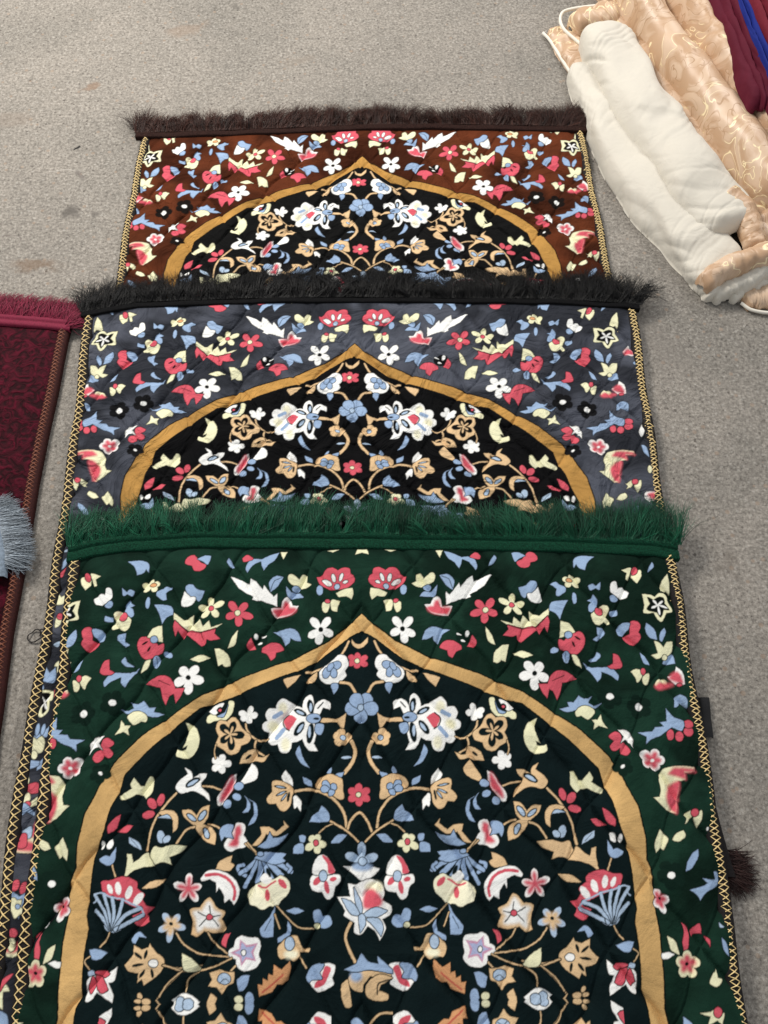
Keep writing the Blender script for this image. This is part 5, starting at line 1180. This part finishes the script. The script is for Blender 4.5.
local_strands(groot, roots, dirs, 0.040, 0.023, mat_hair('grey_fringe', (0.22, 0.255, 0.29)), lift=0.004, spread=0.22, end_z=0.013, rad=0.00055)

# a curled loose thread on the floor
c0 = cam_point(33, 636, 0.0015); pts = []
for i in range(40):
    t = i / 39 * 2 * math.pi * 1.25; r = 0.0085 * (1 + 0.25 * math.sin(t * 2))
    pts.append((math.cos(t) * r + 0.006 * t / 6, math.sin(t) * r * 0.9, 0.0016 + 0.002 * math.sin(t * 1.5) ** 2))
v, f = tube(pts, 0.0009, 5)
th = mesh_obj('loose_thread', v, f, mat_fibre('dark_thread', (0.03, 0.026, 0.024), 0.6, 0.3)); th.location = (c0.x, c0.y, 0)
tag(th, 'small dark loop of thread on the floor left of the slate rug', 'thread')

# ---------------------------------------------------------------- folded comforter and velvet cloths, top right
def smoothpath(P, n):
    """Catmull-Rom through (px, py, z, halfwidth, height) rows"""
    A = np.array(P, dtype=float); A = np.vstack([2 * A[0] - A[1], A, 2 * A[-1] - A[-2]]); out = []
    m = len(A) - 3
    for i in range(n):
        t = i / (n - 1) * m; k = min(int(t), m - 1); f = t - k; a, b, c, d = A[k:k + 4]
        out.append(0.5 * ((2 * b) + (-a + c) * f + (2 * a - 5 * b + 4 * c - d) * f * f + (-a + 3 * b - 3 * c + d) * f ** 3))
    return np.array(out)

def fold(name, rows, mat, parent, o0, n=140, k=30, wr=0.004, wl=(6, 45), seed=0, flat=2.4, arc=(-0.25, math.pi + 0.25), ends=True, tuck=0.0):
    """a stuffed fold of cloth: rows of (px, py, base z m, half width m, height m) along its length"""
    S_ = smoothpath(rows, n); cen = [cam_point(r[0], r[1], r[2] + r[4] * 0.6) for r in S_]
    vt = []
    for i in range(n):
        t = cen[min(i + 1, n - 1)] - cen[max(i - 1, 0)]; t.normalize(); sd = Vector((t.y, -t.x, 0)); sd.normalize()
        hw, ht, zb = S_[i, 3], S_[i, 4], S_[i, 2]
        e = min(i, n - 1 - i) / (n * 0.06)
        if ends and e < 1: q = math.sqrt(max(0.0, 1 - (1 - e) ** 2)); hw *= 0.35 + 0.65 * q; ht *= 0.25 + 0.75 * q
        sl = i / (n - 1)
        for j in range(k):
            th = arc[0] + (arc[1] - arc[0]) * j / (k - 1)
            c, s = math.cos(th), math.sin(th); ex = 2 / flat
            x = math.copysign(abs(c) ** ex, c) * hw; z = math.copysign(abs(s) ** ex, s) * ht
            p = Vector((sl * wl[0] * 3 + seed * 9, j / k * wl[1] * .12 + seed, seed))
            q = j / k; asp = wl[1] / 26.0
            w1 = noise.noise((sl * 9 * asp + q * 3, q * 3.5 - sl * 4, seed * 3.7))
            w2 = noise.noise((sl * 4.5 * asp, q * 2.2 + sl * 2, seed * 2.2 + 9))
            rg = 1 - abs(noise.noise((sl * 12 * asp - q * 3.5, q * 0.7 + sl * 2, seed * 5.3))) * 3.2; rg2 = 1 - abs(noise.noise((sl * 26 * asp + q * 6, q * 0.9, seed * 7.1))) * 4
            fade = max(0, noise.noise((sl * 5, q * 2, seed + 44)) + 0.25)
            rg *= fade * 1.6; rg2 *= fade * 1.3
            dsp = wr * 0.9 * w1 + wr * 1.7 * w2 - wr * 0.62 * max(0, rg) - wr * 0.32 * max(0, rg2)
            nx, nz = c, s
            P_ = cen[i] + sd * (x + nx * dsp); vt.append((P_.x - o0.x, P_.y - o0.y, max(0.001, zb + z + nz * dsp)))
    return mesh_obj(name, vt, grid_faces(n, k)[:, ::-1], mat, parent)

def piping(name, pts, mat, parent, o0, r=0.003):
    P = smoothpath([(a, b, c, 0, 0) for a, b, c in pts], 60); w = [cam_point(q[0], q[1], q[2]) for q in P]
    v, f = tube([(p.x - o0.x, p.y - o0.y, p.z) for p in w], r, 8); return mesh_obj(name, v, f, mat, parent)

def mat_satin(name, col, rough=0.42, sheen=0.1):
    m, nt, p = new_mat(name)
    tc = N(nt, 'ShaderNodeTexCoord'); n = N(nt, 'ShaderNodeTexNoise'); n.inputs['Scale'].default_value = 28; n.inputs['Detail'].default_value = 5; n.inputs['Distortion'].default_value = 0.7
    nt.links.new(tc.outputs['Object'], n.inputs['Vector'])
    b = N(nt, 'ShaderNodeBump'); b.inputs['Strength'].default_value = 0.5; b.inputs['Distance'].default_value = 0.006
    nt.links.new(n.outputs['Fac'], b.inputs['Height']); nt.links.new(b.outputs[0], p.inputs['Normal'])
    p.inputs['Specular IOR Level'].default_value = 0.3
    p.inputs['Base Color'].default_value = (*col, 1); p.inputs['Roughness'].default_value = rough; p.inputs['Sheen Weight'].default_value = sheen
    return m

def mat_brocade():
    m, nt, p = new_mat('gold_brocade')
    tc = N(nt, 'ShaderNodeTexCoord')
    a = N(nt, 'ShaderNodeTexNoise'); a.inputs['Scale'].default_value = 17; a.inputs['Detail'].default_value = 3; a.inputs['Distortion'].default_value = 1.8
    nt.links.new(tc.outputs['Object'], a.inputs['Vector'])
    r = N(nt, 'ShaderNodeValToRGB'); e = r.color_ramp.elements
    e[0].position, e[0].color = 0.43, (0.49, 0.315, 0.19, 1); e[1].position, e[1].color = 0.54, (0.61, 0.44, 0.305, 1)
    nt.links.new(a.outputs['Fac'], r.inputs[0])
    # shining gold scrolls, drawn where the noise crosses its middle value
    b = N(nt, 'ShaderNodeTexNoise'); b.inputs['Scale'].default_value = 17; b.inputs['Detail'].default_value = 1.5; b.inputs['Distortion'].default_value = 2.4
    nt.links.new(tc.outputs['Object'], b.inputs['Vector'])
    s = N(nt, 'ShaderNodeMath', operation='SUBTRACT'); nt.links.new(b.outputs['Fac'], s.inputs[0]); s.inputs[1].default_value = 0.5
    ab = N(nt, 'ShaderNodeMath', operation='ABSOLUTE'); nt.links.new(s.outputs[0], ab.inputs[0])
    lt = N(nt, 'ShaderNodeMapRange'); lt.inputs[1].default_value = 0.018; lt.inputs[2].default_value = 0.008; nt.links.new(ab.outputs[0], lt.inputs[0])
    g = N(nt, 'ShaderNodeTexNoise'); g.inputs['Scale'].default_value = 11; nt.links.new(tc.outputs['Object'], g.inputs['Vector'])
    gt = N(nt, 'ShaderNodeMapRange'); gt.inputs[1].default_value = 0.49; gt.inputs[2].default_value = 0.54; nt.links.new(g.outputs['Fac'], gt.inputs[0])
    mk = N(nt, 'ShaderNodeMath', operation='MULTIPLY'); nt.links.new(lt.outputs[0], mk.inputs[0]); nt.links.new(gt.outputs[0], mk.inputs[1])
    x = N(nt, 'ShaderNodeMix', data_type='RGBA'); nt.links.new(mk.outputs[0], x.inputs[0]); nt.links.new(r.outputs[0], x.inputs[6]); x.inputs[7].default_value = (0.86, 0.72, 0.45, 1)
    gi = N(nt, 'ShaderNodeMath', operation='SUBTRACT'); gi.inputs[0].default_value = 1; nt.links.new(gt.outputs[0], gi.inputs[1])
    mk2 = N(nt, 'ShaderNodeMath', operation='MULTIPLY'); nt.links.new(lt.outputs[0], mk2.inputs[0]); nt.links.new(gi.outputs[0], mk2.inputs[1])
    x2 = N(nt, 'ShaderNodeMix', data_type='RGBA'); nt.links.new(mk2.outputs[0], x2.inputs[0]); nt.links.new(x.outputs[2], x2.inputs[6]); x2.inputs[7].default_value = (0.42, 0.26, 0.15, 1)
    nt.links.new(x2.outputs[2], p.inputs['Base Color'])
    p.inputs['Roughness'].default_value = 0.42; p.inputs['Specular IOR Level'].default_value = 0.5
    bp = N(nt, 'ShaderNodeBump'); bp.inputs['Strength'].default_value = 0.3; bp.inputs['Distance'].default_value = 0.003
    nt.links.new(a.outputs['Fac'], bp.inputs['Height']); nt.links.new(bp.outputs[0], p.inputs['Normal'])
    return m

o0 = cam_point(700, 260, 0)
comf = empty('folded_comforter', (o0.x, o0.y, 0)); tag(comf, 'folded comforter with white lining and gold brocade cover lying on the floor, upper right', 'comforter')
satin = mat_satin('white_lining', (0.61, 0.57, 0.49), 0.6, 0.2); broc = mat_brocade(); pip = mat_satin('cream_piping', (0.76, 0.72, 0.63), 0.6)
# brocade cover underneath, showing at the far left corner
fold('brocade_cover', [(556, 26, 0, .024, .020), (575, 50, 0, .030, .024), (595, 85, 0, .030, .026), (625, 130, 0, .030, .026)], broc, comf, o0, n=60, wr=0.003, seed=1)
fold('brocade_cover', [(572, 22, .014, .026, .030), (600, 14, .014, .030, .034), (625, 12, .014, .032, .036), (650, 20, .014, .03, .036)], broc, comf, o0, n=60, wr=0.004, seed=2)
piping('piping', [(543, 33, .006), (551, 42, .006), (566, 66, .008), (585, 94, .008)], pip, comf, o0)
piping('piping', [(580, 44, .022), (563, 28, .024), (561, 15, .026), (572, 9, .028), (612, 4, .034)], pip, comf, o0)
# flat inner layers of the cover, right of the white roll
fold('brocade_cover', [(610, 5, .0, .034, .040), (632, 32, .0, .036, .046), (660, 75, .0, .036, .046), (692, 122, 0, .036, .044), (722, 168, 0, .034, .040), (750, 205, 0, .032, .036), (772, 250, 0, .030, .034)], broc, comf, o0, n=120, wr=0.005, seed=3)
fold('brocade_cover', [(752, 170, .0, .040, .045), (765, 205, 0, .036, .042), (785, 250, 0, .034, .040)], broc, comf, o0, n=60, wr=0.004, seed=33)
# lower outer layer of white lining
fold('lining_fold', [(583, 60, .0, .036, .036), (601, 98, 0, .046, .042), (626, 142, 0, .052, .044), (657, 190, 0, .054, .044), (690, 232, 0, .054, .042), (716, 262, 0, .056, .036), (738, 282, 0, .050, .03)], satin, comf, o0, n=420, k=64, wr=0.0060, wl=(3, 26), seed=4, flat=3.2)
piping('piping', [(572, 78, .006), (586, 118, .006), (612, 168, .006), (645, 218, .006), (676, 252, .006), (703, 284, .008)], pip, comf, o0, 0.0022)
# the high puffed roll of white lining
fold('lining_roll', [(601, 22, .026, .042, .042), (619, 56, .022, .052, .050), (647, 105, .020, .056, .054), (678, 152, .018, .058, .052), (707, 190, .018, .060, .050), (737, 228, .016, .056, .040)], satin, comf, o0, n=420, k=64, wr=0.0065, wl=(3, 26), seed=5, flat=3.0)
# the big rolls of brocade
fold('brocade_roll', [(612, -50, .02, .036, .07), (640, -5, .02, .038, .075), (668, 37, .02, .039, .075), (707, 90, .02, .040, .074), (746, 140, .02, .042, .07), (790, 195, .02, .044, .07)], broc, comf, o0, n=180, wr=0.005, wl=(3, 26), seed=6, flat=2.3)
fold('brocade_roll', [(655, -50, .03, .030, .08), (683, -5, .03, .031, .085), (712, 40, .03, .032, .085), (745, 86, .03, .032, .08), (785, 140, .03, .034, .08)], broc, comf, o0, n=150, wr=0.004, wl=(3, 26), seed=7, flat=2.3)
fold('brocade_roll', [(688, -50, .03, .028, .085), (712, -5, .03, .028, .09), (738, 40, .03, .028, .09), (765, 80, .03, .028, .085), (800, 130, .03, .03, .08)], broc, comf, o0, n=120, wr=0.005, wl=(3, 26), seed=8, flat=2.3)
# coiled layers at the near end
fold('brocade_cover', [(703, 283, .020, .016, .018), (722, 268, .030, .018, .022), (745, 258, .034, .019, .026), (768, 250, .036, .02, .03), (800, 240, .036, .02, .03)], broc, comf, o0, n=80, wr=0.0025, seed=9)
fold('lining_fold', [(712, 294, .004, .016, .016), (735, 284, .012, .015, .020), (760, 272, .02, .015, .024), (790, 262, .022, .016, .026)], satin, comf, o0, n=80, wr=0.003, seed=10)
fold('lining_fold', [(728, 296, .002, .013, .012), (748, 286, .006, .013, .018), (770, 278, .01, .014, .02), (800, 270, .01, .014, .02)], satin, comf, o0, n=80, wr=0.003, seed=11)
fold('brocade_cover', [(742, 300, 0, .016, .012), (758, 296, 0, .020, .018), (780, 292, 0, .024, .02), (805, 288, 0, .024, .02)], broc, comf, o0, n=80, wr=0.003, seed=12)
piping('piping', [(704, 291, .018), (722, 283, .022), (745, 269, .03), (768, 260, .034), (790, 252, .036)], pip, comf, o0, 0.0022)
piping('piping', [(741, 303, .006), (752, 310, .005), (772, 313, .005), (800, 312, .005)], pip, comf, o0, 0.0028)
fold('brocade_cover', [(728, 190, .045, .02, .018), (742, 202, .04, .022, .02), (752, 222, .035, .02, .018), (758, 245, .03, .018, .016)], broc, comf, o0, n=60, wr=0.0015, seed=13)

def mat_velvet(name, col):
    m, nt, p = new_mat(name)
    tc = N(nt, 'ShaderNodeTexCoord'); n = N(nt, 'ShaderNodeTexNoise'); n.inputs['Scale'].default_value = 25; n.inputs['Detail'].default_value = 4
    nt.links.new(tc.outputs['Object'], n.inputs['Vector'])
    b = N(nt, 'ShaderNodeBump'); b.inputs['Strength'].default_value = 0.5; b.inputs['Distance'].default_value = 0.006
    nt.links.new(n.outputs['Fac'], b.inputs['Height']); nt.links.new(b.outputs[0], p.inputs['Normal'])
    p.inputs['Base Color'].default_value = (*col, 1); p.inputs['Roughness'].default_value = 0.75; p.inputs['Specular IOR Level'].default_value = 0.15
    p.inputs['Sheen Weight'].default_value = 0.5; p.inputs['Sheen Tint'].default_value = (*[min(1, c * 3 + .02) for c in col], 1)
    return m
def cloth(name, label, rows_list, mat, cat):
    q = cam_point(750, 60, 0); root = empty(name, (q.x, q.y, 0)); tag(root, label, cat)
    for i, r in enumerate(rows_list): fold('fold', r, mat, root, q, n=110, k=20, wr=0.003, wl=(3, 20), seed=20 + i + len(label), flat=2.2)
    return root
mv = mat_velvet('maroon_velvet', (0.085, 0.006, 0.018)); bv = mat_velvet('blue_velvet', (0.008, 0.018, 0.16))
def strip(x, dx2, z, hw, h):
    """one lengthwise fold: x at the top of the frame, running down and to the right"""
    return [(x - 16, -34, z, hw, h), (x, 0, z, hw, h), (x + 14, 35, z - .002, hw, h), (x + 31 + dx2, 75, z - .006, hw * .95, h), (x + 52 + dx2, 125, z - .012, hw * .9, h)]
cloth('folded_cloth', 'maroon velvet cloth folded lengthwise on the gold comforter, left of the blue cloth',
      [[(703, -34, .104, .010, .022), (719, 0, .104, .010, .022), (732, 35, .102, .011, .024), (747, 75, .098, .011, .024), (759, 107, .092, .009, .018)],
       [(709, -34, .112, .008, .022), (725, 0, .112, .008, .022), (739, 35, .110, .008, .022), (755, 75, .104, .008, .022), (766, 105, .098, .008, .020)],
       strip(733, 0, .116, .0075, .022)], mv, 'cloth')
cloth('folded_cloth', 'royal blue velvet cloth showing as a narrow fold between two maroon cloths',
      [strip(738, 1, .124, .0052, .022), strip(744, 1, .126, .0050, .022)], bv, 'cloth')
cloth('folded_cloth', 'dark red velvet cloth at the upper right corner, right of the blue cloth',
      [strip(753, 2, .130, .010, .024), strip(766, 2, .134, .012, .026), strip(786, 2, .142, .016, .028)], mat_velvet('dark_red_velvet', (0.12, 0.008, 0.018)), 'cloth')
